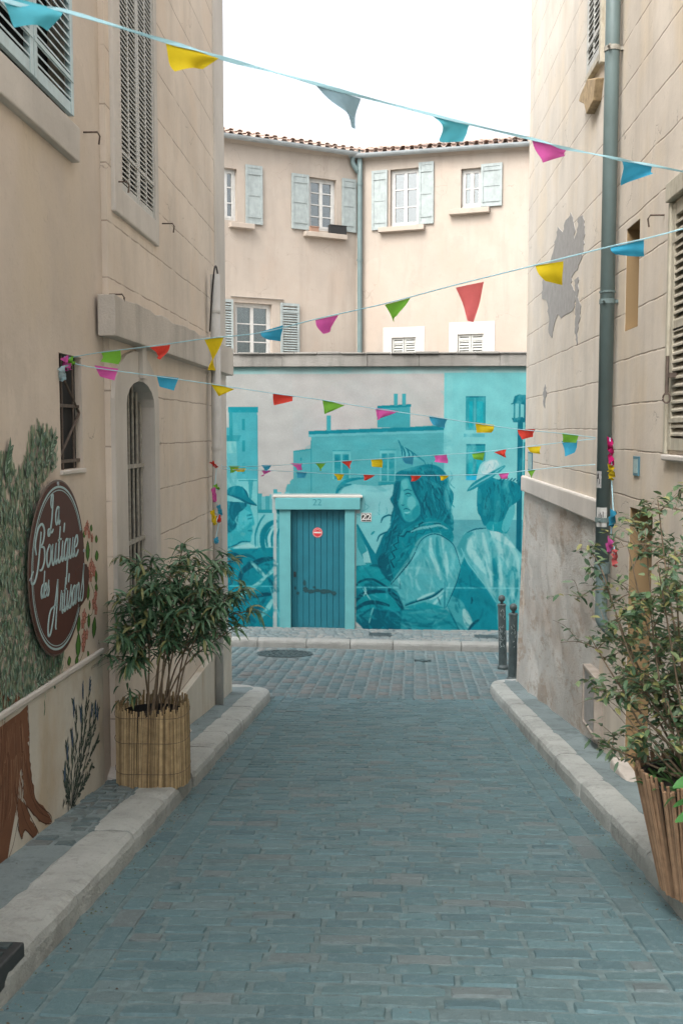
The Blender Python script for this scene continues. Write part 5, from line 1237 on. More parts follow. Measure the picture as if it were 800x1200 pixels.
# ------------------------------------------------------------------ bollards
for (px, by, ty, tilt, lab) in ((600, 795, 707, .0, 'nearer and lower-looking green-grey bollard, scuffed, at the right street corner'), (589, 779, 697, -.03, 'farther green-grey bollard with scratched white marks, at the right street corner')):
    Y = 14.1 if by == 795 else 15.3
    d = ray(px, by); d2 = d * (Y / d.y); X = d2.x; z0 = gz(X, Y) - .02
    tp_ = ray(px, ty); H = (tp_ * (Y / tp_.y)).z - z0
    b = thing('bollard', (X, Y, z0), lab, 'bollard', 'bollards at the corner')
    mb = MB(); mb.lathe((X, Y, z0), [(.085, 0), (.085, .06), (.062, .09), (.058, H - .17), (.066, H - .165), (.066, H - .145), (.05, H - .135)], 18); po = mb.build('post', M['bollard'], b, smooth=False)
    mb = MB(); mb.lathe((X, Y, z0), [(.022, H - .14), (.022, H - .11)] + [(.052 * math.sin(t) + .001, H - .055 - .055 * math.cos(t)) for t in np.linspace(.45, math.pi, 9)], 18); mb.build('ball_finial', M['bollard'], b, smooth=True)
    mb = MB(); q = .0615
    for k in range(34 if by == 779 else 10):
        a = R(rng.uniform(225, 300)); z = z0 + rng.uniform(.35, H - .2) if by == 779 else z0 + rng.uniform(.5, .8); l_ = rng.uniform(.01, .05); a2 = a + rng.uniform(-.3, .3)
        p1 = Vector((X + q * math.cos(a), Y + q * math.sin(a), z)); p2 = Vector((X + q * math.cos(a2), Y + q * math.sin(a2), z + l_)); mb.tube([p1, p2], .003, 4)
    mb.build('scratches', simple('pale_scratches', (.35, .4, .4), .7, .2), b)
    b.rotation_euler = (0, tilt, 0)
# ------------------------------------------------------------------ covers in the street
mx, my, mr = MAN; mcv = thing('manhole_cover', (mx, my, gz(mx, my)), 'round patterned iron cover set in the cross street, left of the doorway', 'cover')
def disc(mb, x, y, r0, r1, z, n=36):
    mb.add([(x + r_ * math.cos(t), y + r_ * math.sin(t), gz(x + r_ * math.cos(t), y + r_ * math.sin(t)) + z) for t in np.linspace(0, 2 * math.pi, n, endpoint=False) for r_ in (r0, r1)], [(2 * i, 2 * ((i + 1) % n), 2 * ((i + 1) % n) + 1, 2 * i + 1) for i in range(n)])
mb = MB(); disc(mb, mx, my, mr, mr + .06, .008); mb.build('frame', M['manhole'], mcv)
mb = MB(); disc(mb, mx, my, .001, mr - .012, .002)
for ra in (.09, .19, .29, .37):
    n = int(ra * 60)
    for k in range(n):
        t = 2 * math.pi * k / n; x, y = mx + ra * math.cos(t), my + ra * math.sin(t); z = gz(x, y); s = .022
        mb.add([(x + a * math.cos(t) - c * math.sin(t), y + a * math.sin(t) + c * math.cos(t), z + h_) for a, c in ((-s, -s), (s, -s), (s, s), (-s, s)) for h_ in (.0, .011)], [(1, 3, 5, 7), (0, 2, 3, 1), (2, 4, 5, 3), (4, 6, 7, 5), (6, 0, 1, 7)])
mb.build('lid', M['manhole'], mcv)
vx = ray(495, 786); vv_ = vx * (16.0 / vx.y)
mb = MB(); mb.cm = 0
stp = [(vv_.x + (.15 if k % 2 else .07) * math.cos(t), 16 + (.15 if k % 2 else .07) * math.sin(t)) for k, t in enumerate(np.linspace(0, 2 * math.pi, 12, endpoint=False))]
mb.add([(x, y, gz(x, y) + .014) for x, y in stp] + [(x, y, gz(x, y) - .02) for x, y in stp], [tuple(range(12))] + [(i, (i + 1) % 12, 12 + (i + 1) % 12, 12 + i) for i in range(12)])
tag(mb.build('valve_cover', M['manhole']), 'small star-shaped iron valve cover in the middle of the cross street', 'cover')
for px, py, lab in ((445, 746, 'small rectangular iron cover in the far pavement under the woman of the mural'), (569, 748, 'small rectangular iron cover in the far pavement beside the bollards')):
    d = ray(px, py); p = d * (18.0 / d.y); c = thing('pavement_cover', (p.x, 18.0, PZ(p.x, 0)), lab, 'cover'); mb = MB(); z = PZ(p.x, 0) + .006
    mb.box(p.x - .2, p.x + .2, 17.86, 18.14, z - .03, z + .004); mb.build('frame', M['manhole'], c, bevel=.003)
    mb = MB()
    mb.box(p.x - .17, p.x + .17, 17.89, 18.11, z, z + .007)
    for k in range(7): mb.box(p.x - .15 + k * .045, p.x - .13 + k * .045, 17.9, 18.1, z + .007, z + .011)
    mb.build('lid', M['manhole'], c)
mb = MB(); X0, X1, Y0, Y1 = KX0 - .26, KX0 - .0, 3.1, 3.76
mb.add([(x, y, gz(x, y) + h_) for x in (X0, X1 - .004) for y in (Y0, Y1) for h_ in (.05, .15)], [(0, 1, 3, 2), (4, 6, 7, 5), (0, 4, 5, 1), (2, 3, 7, 6), (0, 2, 6, 4), (1, 5, 7, 3)])
dc = tag(mb.build('drain_cover', M['iron'], bevel=.008), 'dark iron drain cover in the left kerb at the bottom corner', 'cover')
mb = MB()
for k in range(6): y = Y0 + .08 + k * .1; mb.add([(x, yy_, gz(x, yy_) + h_) for x in (X0 + .04, X1 - .04) for yy_ in (y, y + .05) for h_ in (.15, .158)], [(0, 1, 3, 2), (4, 6, 7, 5), (0, 4, 5, 1), (2, 3, 7, 6), (1, 5, 7, 3)])
mb.build('ribs', M['manhole'], dc)

# ------------------------------------------------------------------ paintings on the near left wall
class Paint:
    def __init__(s, fr): s.fr = fr; s.mb = MB(); s.k = 0; s.base = 0
    def poly(s, pts, col, px=True, jit=.12):
        s.k += 1; w = s.base + .0006 + s.k * .0000022
        q = [s.fr.px(*p) for p in pts] if px else pts
        j = rng.uniform(1 - jit, 1 + jit); s.mb.col = tuple(c * j for c in col)
        s.mb.add([s.fr.pt(u, v, w) for u, v in q], [tuple(range(len(q)))])
    def leaf(s, u, v, ang, L, Wd, col, out=None):
        ca, sa = math.cos(ang), math.sin(ang)
        def sh(L, Wd, o=0): return [(u + (x * L - o) * ca - y * Wd * sa, v + (x * L - o) * sa + y * Wd * ca) for x, y in ((0, 0), (.25, .4), (.55, .5), (.85, .25), (1, 0), (.85, -.25), (.55, -.5), (.25, -.4))]
        if out: s.poly(sh(L * 1.12, Wd * 1.5, .06 * L), out, False)
        s.poly(sh(L, Wd), col, False)
    def stroke(s, pts, w0, w1, col, px=True, sm=5):
        q = [s.fr.px(*p) for p in pts] if px else pts
        q = smooth_pts(q, sm) if len(q) > 1 else q; n = len(q); Lf, Rt = [], []
        for i, p in enumerate(q):
            t = q[min(i + 1, n - 1)] - q[max(i - 1, 0)]; t = t / (np.linalg.norm(t) + 1e-9); nn = np.array([-t[1], t[0]]); w = (w0 + (w1 - w0) * i / (n - 1)) / 2
            Lf.append(p + nn * w); Rt.append(p - nn * w)
        s.k += 1; w = s.base + .0006 + s.k * .0000022; s.mb.col = col
        vs = [s.fr.pt(a[0], a[1], w) for a in Lf] + [s.fr.pt(a[0], a[1], w) for a in Rt]
        s.mb.add(vs, [(i, i + 1, n + i + 1, n + i) for i in range(n - 1)])
def inpoly(x, y, pts):
    c = False; n = len(pts)
    for i in range(n):
        (xa, ya), (xb, yb) = pts[i], pts[(i + 1) % n]
        if (ya > y) != (yb > y) and x < (xb - xa) * (y - ya) / (yb - ya) + xa: c = not c
    return c
pa = Paint(FL); pa.base = .0
crown = [(-190, 560), (-150, 470), (-90, 455), (-50, 490), (-20, 520), (4, 545), (10, 530), (14, 552), (24, 560), (30, 540), (38, 508), (48, 500), (52, 515), (62, 510), (66, 530), (64, 548), (52, 562), (44, 580), (40, 610), (34, 640), (33, 680), (36, 720), (46, 755), (60, 775), (72, 770), (70, 795), (56, 820), (48, 848), (44, 838), (30, 822), (16, 826), (0, 850), (-40, 862), (-90, 850), (-150, 880), (-230, 800), (-250, 680)]
BG = (.10, .155, .115)
uv = [FL.px(*p) for p in crown]
us_ = [p[0] for p in uv]; vs_ = [p[1] for p in uv]
pts_in = []
while len(pts_in) < 6400:
    u, v = rng.uniform(min(us_), max(us_)), rng.uniform(min(vs_), max(vs_))
    if inpoly(u, v, uv): pts_in.append((u, v))
for i, (u, v) in enumerate(pts_in[:2700]):
    pa.leaf(u, v, rng.gauss(1.5, .6), rng.uniform(.06, .1), rng.uniform(.018, .035), rng.choice([(.24, .29, .2), (.28, .31, .22), (.2, .25, .17), (.17, .22, .15)]))
OL = [(.085, .15, .10), (.14, .23, .165), (.2, .3, .22), (.27, .37, .28), (.095, .18, .095), (.16, .25, .21), (.31, .37, .28), (.24, .32, .25)]
for i, (u, v) in enumerate(pts_in[2700:]):
    pa.leaf(u, v, rng.gauss(1.55, .65), rng.uniform(.035, .06), rng.uniform(.009, .015), rng.choice(OL), (.07, .11, .08) if rng.random() < .35 else None)
for bx in ([(3, 560), (6, 540), (9, 525)], [(40, 560), (44, 530), (48, 508)], [(50, 545), (57, 528), (62, 512)], [(40, 800), (54, 790), (68, 772)], [(28, 560), (30, 545)]):
    q = [FL.px(*p) for p in bx]; pa.stroke(q, .006, .003, (.06, .09, .06), False)
    for k in range(16):
        f = k / 15 * (len(q) - 1); i = min(len(q) - 2, int(f)); g_ = f - i; u = q[i][0] * (1 - g_) + q[i + 1][0] * g_; v = q[i][1] * (1 - g_) + q[i + 1][1] * g_
        a = math.atan2(q[i + 1][1] - q[i][1], q[i + 1][0] - q[i][0]); pa.leaf(u, v, a + (.6 if k % 2 else -.6), .055, .014, rng.choice(OL), (.03, .06, .045))
pa.mb.build('painted_olive_crown', M['paint'], h1)['label'] = 'olive tree crown painted on the plaster'
# trunk, on the plinth and above it (plinth is 16 mm proud)
pt_ = Paint(FL); pt_.base = .0165
TB = (.16, .075, .042)
def crag(pts, a=1.2):
    q = []; n = len(pts)
    for i in range(n):
        A_, B_ = pts[i], pts[(i + 1) % n]; k = max(1, int(math.hypot(A_[0] - B_[0], A_[1] - B_[1]) / 4))
        for j in range(k): f = j / k; q.append((A_[0] + (B_[0] - A_[0]) * f + rng.uniform(-a, a) * (A_[0] > -40), A_[1] + (B_[1] - A_[1]) * f + rng.uniform(-a, a)))
    return q
pt_.poly([(-60, 876), (-66, 960), (-84, 1020), (-120, 1080), (-110, 1092), (-60, 1055), (-10, 1022), (5, 1010), (8, 990), (17, 940), (20, 905), (22, 900), (30, 880), (28, 860), (29, 826), (20, 835), (10, 842), (-20, 864)], TB, jit=0)
pt_.poly(crag([(20, 850), (29, 828), (31, 855), (30, 875), (33, 900), (36, 925), (42, 942), (50, 948), (56, 955), (57, 964), (50, 966), (43, 962), (36, 955), (28, 944), (24, 935)]), TB, jit=0)
pt_.poly(crag([(17, 935), (23, 938), (30, 950), (33, 960), (38, 968), (42, 976), (38, 982), (31, 978), (26, 972), (22, 983), (18, 972)]), TB, jit=0)
for k in range(150):
    x = rng.uniform(-30, 26); y0 = rng.uniform(838, 940); L = rng.uniform(30, 90); sh_ = rng.uniform(-8, 0) if x < 12 else rng.uniform(0, 4)
    if y0 + L > 985 - max(0, x) * 2.2: L = 985 - max(0, x) * 2.2 - y0
    if L < 8: continue
    pt_.stroke([(x, y0), (x + sh_ * .4 + 1, y0 + L * .5), (x + sh_, y0 + L)], rng.uniform(.003, .009), .002, rng.choice([(.07, .03, .018), (.26, .135, .075), (.21, .11, .065), (.1, .045, .027), (.3, .17, .10)]))
for q in ([(24, 880), (28, 905), (34, 935), (48, 955)], [(27, 890), (32, 920), (40, 948), (54, 958)], [(20, 935), (26, 960), (34, 975)]): pt_.stroke(q, .006, .003, (.07, .03, .018))
for q in ([(29, 826), (31, 860), (31, 885), (34, 915), (40, 940), (56, 955), (56, 965), (44, 962), (28, 944)], [(24, 938), (33, 958), (42, 977), (36, 982), (26, 972), (22, 983), (17, 965)], [(18, 960), (12, 990), (4, 1012)]): pt_.stroke(q, .006, .006, (.06, .028, .018))
pt_.mb.build('painted_trunk', M['paint'], h1)
pu = Paint(FL); pu.base = .004; pu.poly([(-56, 800), (-58, 879), (-2, 843), (28, 824), (27, 812), (24, 818), (16, 812), (10, 818), (2, 812)], TB, jit=0)
for k in range(14): x = rng.uniform(-10, 25); pu.stroke([(x, 815 + rng.uniform(0, 4)), (x, 829 - x * .3)], .008, .005, rng.choice([(.07, .03, .018), (.24, .13, .075)]))
pu.mb.build('painted_trunk', M['paint'], h1)
# lavender on the plinth
lv = Paint(FL); lv.base = .0175; G1 = (.035, .05, .045)
def lpx(x, y): return (x / 4.443, 760 + y / 4.443)
stems = [((360, 820), (400, 640), (425, 420), (440, 280)), ((360, 820), (390, 600), (430, 400), (455, 170)), ((360, 820), (380, 560), (385, 420), (372, 270)), ((360, 820), (360, 640), (365, 540), (362, 430)), ((355, 820), (345, 720), (340, 600), (336, 500)), ((350, 820), (338, 760), (328, 700), (322, 620)),
         ((362, 820), (410, 600), (460, 440), (485, 290)), ((365, 820), (430, 620), (480, 520), (500, 470)), ((362, 820), (400, 560), (410, 400), (408, 320)), ((362, 820), (420, 560), (450, 420), (466, 300)), ((368, 820), (430, 690), (470, 610)), ((370, 800), (410, 720), (440, 660)), ((362, 820), (440, 560), (480, 400), (495, 320))]
for st_ in stems:
    q = [FL.px(*lpx(*p)) for p in st_]; lv.stroke(q, .008, .004, G1, False); sp = smooth_pts(q, 7)
    for k in range(3, len(sp) - 1, 1):
        a = math.atan2(*(sp[k] - sp[k - 1])[::-1]); 
        lv.leaf(sp[k][0], sp[k][1], a + rng.choice([-.55, .55]) * rng.uniform(.7, 1.2), rng.uniform(.045, .075), .013, rng.choice([(.07, .10, .08), (.11, .14, .11), (.05, .07, .06)]), G1)
for (x, y, L) in ((455, 150, 80), (418, 170, 100), (370, 255, 110), (407, 300, 90), (362, 415, 100), (336, 495, 90), (322, 615, 80), (465, 290, 70), (485, 270, 90), (495, 310, 70)):
    a = FL.px(*lpx(x, y + L)); b = FL.px(*lpx(x, y)); ang = math.atan2(b[1] - a[1], b[0] - a[0]); Ln = math.hypot(b[0] - a[0], b[1] - a[1])
    lv.leaf(a[0], a[1], ang, Ln, .03, (.04, .075, .13))
    for k in range(7): u = a[0] + (b[0] - a[0]) * k / 7; v = a[1] + (b[1] - a[1]) * k / 7; lv.leaf(u, v, ang + (.5 if k % 2 else -.5), .026, .011, (.07, .12, .2))
for k in range(22):
    u, v = FL.px(*lpx(rng.uniform(315, 385), rng.uniform(760, 830))); lv.leaf(u, v, rng.uniform(-2.6, .4) if v < -2.05 else rng.uniform(.3, 2.6), .05, .012, G1)
lv.mb.build('painted_lavender', M['paint'], h1)
# oleander garland right of the sign
fw_ = Paint(FL); fw_.base = .001
def fpx(x, y): return (20 + x / 5.218, 550 + y / 5.218)
def petal_flower(x, y, s):
    u, v = FL.px(*fpx(x, y))
    s *= 1.25
    for k in range(5): fw_.leaf(u, v, k * 1.257 + rng.uniform(0, .3), s, s * .62, rng.choice([(.46, .2, .155), (.5, .25, .2), (.4, .17, .13)]), (.2, .07, .05))
    fw_.leaf(u, v, 1, s * .25, s * .2, (.2, .06, .04))
for (x, y, L, a, c) in ((432, 560, 110, 1.5, 0), (488, 560, 60, 1.6, 1), (484, 450, 45, 1.4, 1), (452, 380, 40, 1.2, 1), (486, 695, 75, 1.7, 0), (434, 800, 95, 1.5, 0), (444, 860, 55, 1.5, 0), (440, 970, 80, 1.6, 0), (372, 1000, 95, 1.2, 0), (466, 1030, 120, 1.2, 0), (372, 1150, 130, 1.4, 0), (440, 1150, 50, 2.2, 0), (320, 1200, 50, 1.6, 1), (365, 1200, 50, 1.5, 1), (346, 1260, 50, 1.6, 1), (482, 750, 50, 1.2, 1), (410, 420, 40, 1.5, 1)):
    u, v = FL.px(*fpx(x, y)); Ln = L / 5.218 / 1200 * 6.3 * 1.15
    fw_.leaf(u, v, a, Ln, Ln * .5 if c == 0 else Ln * .9, (.07, .17, .035), (.02, .05, .015))
for (x, y, s) in ((430, 345, .03), (418, 375, .028), (440, 395, .028), (458, 420, .026), (455, 590, .042), (440, 625, .036), (470, 620, .036), (450, 660, .03), (480, 770, .032), (470, 820, .04), (482, 860, .032), (410, 900, .042), (402, 940, .034), (410, 1030, .045), (405, 1080, .036), (425, 1010, .032)): petal_flower(x, y, s)
fw_.stroke([fpx(*p) for p in ((425, 320), (445, 380), (458, 450), (455, 560), (450, 680), (470, 760), (460, 880), (415, 920), (420, 1050), (405, 1120), (380, 1180))], .006, .006, (.05, .08, .03))
u, v = FL.px(*fpx(500, 1085)); 
for q in ([(u - .02, v - .035), (u - .02, v + .02), (u + .02, v + .02), (u + .02, v - .035), (u - .02, v - .035)], [(u - .012, v + .02), (u - .006, v + .045), (u + .008, v + .045)]): fw_.stroke(q, .004, .004, (.03, .03, .03), False, 2)
fw_.mb.build('painted_flowers', M['paint'], h1)
# faint painted signature under the ledge
sg = Paint(FL); sg.base = .0175
for k in range(9):
    x = 104 + k * 1.9; y = 786 - k * 1.55
    for q in ([(x, y), (x, y - 4)], [(x, y - 4), (x + 1.2, y - 4.5)], [(x, y - 2), (x + 1.1, y - 2.6)]): sg.stroke([FL.px(*p) for p in q], .0035, .0035, (.15, .15, .14), False, 2)
sg.mb.build('painted_signature', M['paint'], h1)

# ------------------------------------------------------------------ round shop sign
FS = Frame((XL + .035, 0, 0), (0, 1, 0), (1, 0, 0))
SU, SV, SR = 5.92, -.795, .515
eL_, eR_ = FS.px(32, 668)[0], FS.px(98.5, 668)[0]; SU = (eL_ + eR_) / 2; SR = (eR_ - eL_) / 2
zt1, zb1 = FS.px(66, 562)[1], FS.px(66, 770)[1]; SV = (zt1 + zb1) / 2
SRV = (zt1 - zb1) / 2
sgn = thing('shop_sign', (XL, SU, SV - SRV), 'round brown sign with pale blue script reading La Boutique des Artisans', 'sign')
def circ(r, n=64, a0=0, a1=2 * math.pi, end=False): return [(SU + r * SR * math.cos(t), SV + r * SRV * math.sin(t)) for t in np.linspace(a0, a1, n, endpoint=end)]
tab = [FS.px(*p) for p in ((97.5, 661), (100, 661), (102.5, 668), (103, 676), (100, 700), (95, 708), (91, 712))]
mb = MB(); mb.fpoly(FS, circ(1), -.0, .006); mb.build('board', M['sign_edge'], sgn, bevel=.003)
mb = MB(); mb.fpoly(FS, circ(.975), .0062, .009); mb.fpoly(FS, tab + [(SU + .3, SV - .05)], .001, .0105); mb.build('face', M['brown_sign'], sgn)
mb = MB()
for r0, r1 in ((.905, .93), (.875, .885)):
    ts = np.linspace(R(22), R(334), 80)
    mb.add([FS.pt(SU + r_ * SR * math.cos(t), SV + r_ * SRV * math.sin(t), .0105) for t in ts for r_ in (r0, r1)], [(2 * i, 2 * i + 2, 2 * i + 3, 2 * i + 1) for i in range(79)])
mb.build('ring', M['sign_letter'], sgn)
for a in (90, 180, 5):
    mb = MB(); u, v = SU + .955 * SR * math.cos(R(a)), SV + .955 * SRV * math.sin(R(a)); mb.tube([FS.pt(u, v, .006), FS.pt(u, v, .016)], .011, 10); mb.build('screw', M['zinc'], sgn)
GL = {
 'a': (.95, [[(.72, .82), (.45, 1.02), (.12, .75), (.08, .28), (.32, 0), (.58, .25), (.74, .95)], [(.76, 1), (.70, .3), (.84, 0), (1.02, .2)]]),
 'o': (.88, [[(.45, 1.02), (.1, .72), (.1, .25), (.38, 0), (.7, .28), (.72, .75), (.45, 1.02)], [(.6, .95), (.8, .8), (1.0, .92)]]),
 'u': (.95, [[(.12, 1.0), (.08, .3), (.28, 0), (.52, .2), (.68, .95)], [(.72, 1), (.66, .28), (.82, 0), (1.02, .2)]]),
 't': (.68, [[(.36, 1.75), (.24, .3), (.38, 0), (.62, .1), (.72, .25)], [(.0, 1.08), (.66, 1.12)]]),
 'i': (.52, [[(.22, 1.0), (.16, .25), (.32, 0), (.56, .2)], [(.34, 1.4), (.46, 1.85)]]),
 'q': (.95, [[(.72, .82), (.45, 1.02), (.12, .75), (.08, .28), (.32, 0), (.58, .25), (.74, .95)], [(.76, 1.02), (.70, 0), (.62, -1.25)], [(.66, -.1), (.95, .1)]]),
 'e': (.82, [[(.1, .45), (.45, .5), (.66, .72), (.5, 1.02), (.2, .88), (.06, .45), (.2, .05), (.5, 0), (.86, .25)]]),
 'd': (.95, [[(.72, .82), (.45, 1.02), (.12, .75), (.08, .28), (.32, 0), (.58, .25), (.74, .95)], [(.9, 2.0), (.76, 1), (.70, .3), (.84, 0), (1.02, .2)]]),
 's': (.78, [[(0, .15), (.3, .7), (.5, 1.15), (.52, .8), (.7, .4), (.55, .03), (.25, .0), (.12, .2)]]),
 'S': (.9, [[(0, .15), (.35, .8), (.75, 1.9), (.62, 1.2), (.78, .5), (.6, .0), (.25, -.05), (.1, .2)]]),
 'r': (.75, [[(.08, .2), (.25, 1.15), (.32, .92), (.6, .95), (.52, .3), (.64, 0), (.8, .15)]]),
 'n': (.98, [[(.14, 1.0), (.06, 0)], [(.1, .5), (.4, 1.0), (.64, .85), (.58, .25), (.74, 0), (1.0, .2)]]),
 'L': (1.15, [[(.30, 1.05), (.12, 1.3), (.2, 1.75), (.5, 1.75), (.5, 1.1), (.4, .3), (.1, -.42), (-.2, -.45), (-.2, -.15), (.15, -.15), (.5, -.38), (.8, -.2)]]),
 'B': (1.75, [[(.72, 1.75), (.6, .9), (.38, .0), (-.05, -.48), (-.5, -.42), (-.5, -.1), (-.25, .05)], [(.1, .75), (-.12, 1.25), (.2, 1.9), (.8, 2.1), (1.25, 1.75), (1.1, 1.25), (.68, 1.05)], [(.68, 1.05), (1.3, .95), (1.45, .4), (1.1, 0), (.65, .0)]]),
 'A': (1.7, [[(1.05, 1.85), (.75, 1.0), (.35, .0), (-.1, -.62), (-.55, -.62), (-.62, -.05), (-.3, .5), (.3, .62), (1.25, .6)], [(1.05, 1.9), (1.1, 1.0), (1.0, .1), (.95, -.5), (1.15, -.6)]]),
}
def script(word, u0, u1, base0, base1, xh, wt, mb, w=.0115, slant=.18, out=0):
    tot = sum(GL[c][0] for c in word); sx = (u1 - u0) / tot; cur = 0
    for c in word:
        adv, strokes = GL[c]
        for s_ in strokes:
            q = [((cur + x) * sx + y * xh * slant + u0, base0 + (base1 - base0) * ((cur + x) / tot) + y * xh) for x, y in s_]
            q = smooth_pts(q, 7); n = len(q); Lf, Rt = [], []
            for i, p in enumerate(q):
                t = q[min(i + 1, n - 1)] - q[max(i - 1, 0)]; t = t / (np.linalg.norm(t) + 1e-9); nn = np.array([-t[1], t[0]])
                f = i / (n - 1); ww = (wt * (.75 + .45 * abs(t[1])) * (.72 + .28 * math.sin(math.pi * f)) + out) / 2
                Lf.append(p + nn * ww); Rt.append(p - nn * ww)
            vs = [FS.pt(*a, w) for a in Lf] + [FS.pt(*a, w) for a in Rt] + [FS.pt(*a, w - .003) for a in Lf] + [FS.pt(*a, w - .003) for a in Rt]
            mb.add(vs, [(i, i + 1, n + i + 1, n + i) for i in range(n - 1)] + [(i, i + 1, 2 * n + i + 1, 2 * n + i) for i in range(n - 1)] + [(n + i, n + i + 1, 3 * n + i + 1, 3 * n + i) for i in range(n - 1)])
        cur += adv
def sp_(x, y): return FS.px(20 + x / 5.218, 550 + y / 5.218, .01)
WORDS = (('La', sp_(200, 352), sp_(262, 332), .098, .0145), ('Boutique', sp_(112, 628), sp_(374, 522), .118, .016), ('des', sp_(147, 792), sp_(198, 768), .072, .011), ('ArtisanS', sp_(212, 925), sp_(408, 785), .112, .015))
for wd, a, b, xh, wt in WORDS:
    mb = MB()
    script(wd, a[0], b[0], a[1], b[1], xh, wt, mb); o = mb.build('lettering', M['sign_letter'], sgn)

# ------------------------------------------------------------------ plants in pots
def addleaf(mb, p, d, L, Wd, droop, col, fold=.25, seg=4):
    d = Vector(d).normalized(); side = d.cross(Vector((0, 0, 1)))
    if side.length < .1: side = Vector((1, 0, 0))
    side.normalize(); side = (Matrix.Rotation(rng.uniform(-.7, .7), 3, d) @ side); vs = []; cur = Vector(p); dd = d.copy()
    for i in range(seg + 1):
        f = i / seg; w = Wd * .5 * math.sin(math.pi * min(.97, f * .92 + .06)) ** .8
        nrm = side.cross(dd).normalized(); vs += [cur - side * w + nrm * w * fold, cur, cur + side * w + nrm * w * fold]
        dd = (dd + Vector((0, 0, -droop / seg))).normalized(); cur = cur + dd * (L / seg)
    mb.col = col
    mb.add(vs, [(i * 3 + j, i * 3 + j + 1, i * 3 + j + 4, i * 3 + j + 3) for i in range(seg) for j in (0, 1)])
OLC = [(.045, .105, .055), (.06, .135, .07), (.09, .18, .09), (.05, .12, .065), (.15, .24, .15), (.10, .19, .11), (.07, .15, .08), (.19, .2, .08)]
d = ray(185, 905); PY = 6.86; PX = (d * (PY / d.y)).x - .03; pz = gz(PX, PY) + .128
po = thing('potted_oleander', (PX, PY, pz), 'bushy oleander in a bamboo-clad pot standing on the left kerb', 'potted plant')
HP = .53; RP = .25
def canes(cx_, cy_, z0, r0, r1, H, n, parent, cols, name, lean=.0, wd=.009):
    mb = MB()
    for k in range(n):
        t = 2 * math.pi * k / n + rng.uniform(-.01, .01); ln = lean * math.sin(t * 1.5 + 1) + rng.uniform(-.02, .02); h_ = H + rng.uniform(-.02, .035) if rng.random() < .8 else H + rng.uniform(.02, .055)
        rr = rng.uniform(-.004, .004); vv = rng.uniform(.55, 1.2); mb.col = tuple(c * vv for c in rng.choice(cols))
        mb.tube([(cx_ + (r0 + rr) * math.cos(t), cy_ + (r0 + rr) * math.sin(t), z0 + rng.uniform(0, .01)), (cx_ + (r1 + rr) * math.cos(t + ln), cy_ + (r1 + rr) * math.sin(t + ln), z0 + h_)], wd * rng.uniform(.7, 1.15), 5)
    return mb.build(name, M['cane'], parent)
CN = [(.36, .27, .15), (.33, .24, .13), (.40, .30, .17), (.28, .2, .11)]
mb = MB(); mb.lathe((PX, PY, pz), [(RP - .03, .0), (RP - .022, HP - .05), (RP - .035, HP - .04), (RP - .04, HP - .09), (.002, HP - .09)], 28); mb.build('pot', M['black_pot'], po)
sc1 = canes(PX, PY, pz, RP - .004, RP - .006, HP, 165, po, CN, 'bamboo_screen', .09, .0066)
mb = MB()
for z in (.12, .33, .5): mb.tube([(PX + (RP + .006) * math.cos(t), PY + (RP + .006) * math.sin(t), pz + z + .012 * math.sin(t * 3)) for t in np.linspace(0, 2 * math.pi, 40)], .0016, 4)
mb.build('binding_wire', M['rust'], sc1)
mb = MB(); mb.lathe((PX, PY, pz), [(RP - .04, HP - .088), (.1, HP - .06), (.01, HP - .055)], 20, wob=.02); mb.build('soil', M['soil'], po)
tips = []
def atp(px, py, Y): d = ray(px, py); return d * (Y / d.y)
specs = [(150, 700, -.12), (140, 745, -.25), (163, 662, .05), (180, 690, -.2), (178, 655, .15), (200, 665, -.05), (205, 720, -.28), (222, 655, .1), (235, 690, -.15), (248, 660, .0), (262, 650, .12), (255, 710, -.1), (288, 690, .06), (275, 735, -.05), (215, 640, .22), (150, 780, -.2), (192, 745, .2), (168, 735, .25), (240, 735, .15), (298, 715, .0), (160, 720, .1), (225, 700, .25)]
stm = MB(); lf = MB(); base0 = Vector((PX, PY, pz + HP - .1))
mains = []
def whorl(p, d_, n_, L0, L1):
    for s_ in range(n_):
        t = 2 * math.pi * s_ / n_ + rng.uniform(-.4, .4); el = rng.uniform(-.4, 1.1)
        addleaf(lf, p + Vector((rng.gauss(0, .008), rng.gauss(0, .008), rng.gauss(0, .012))), Vector((math.cos(t), math.sin(t), el)) + d_ * .5, rng.uniform(L0, L1), rng.uniform(.016, .025), rng.uniform(.5, 2.4), rng.choice(OLC))
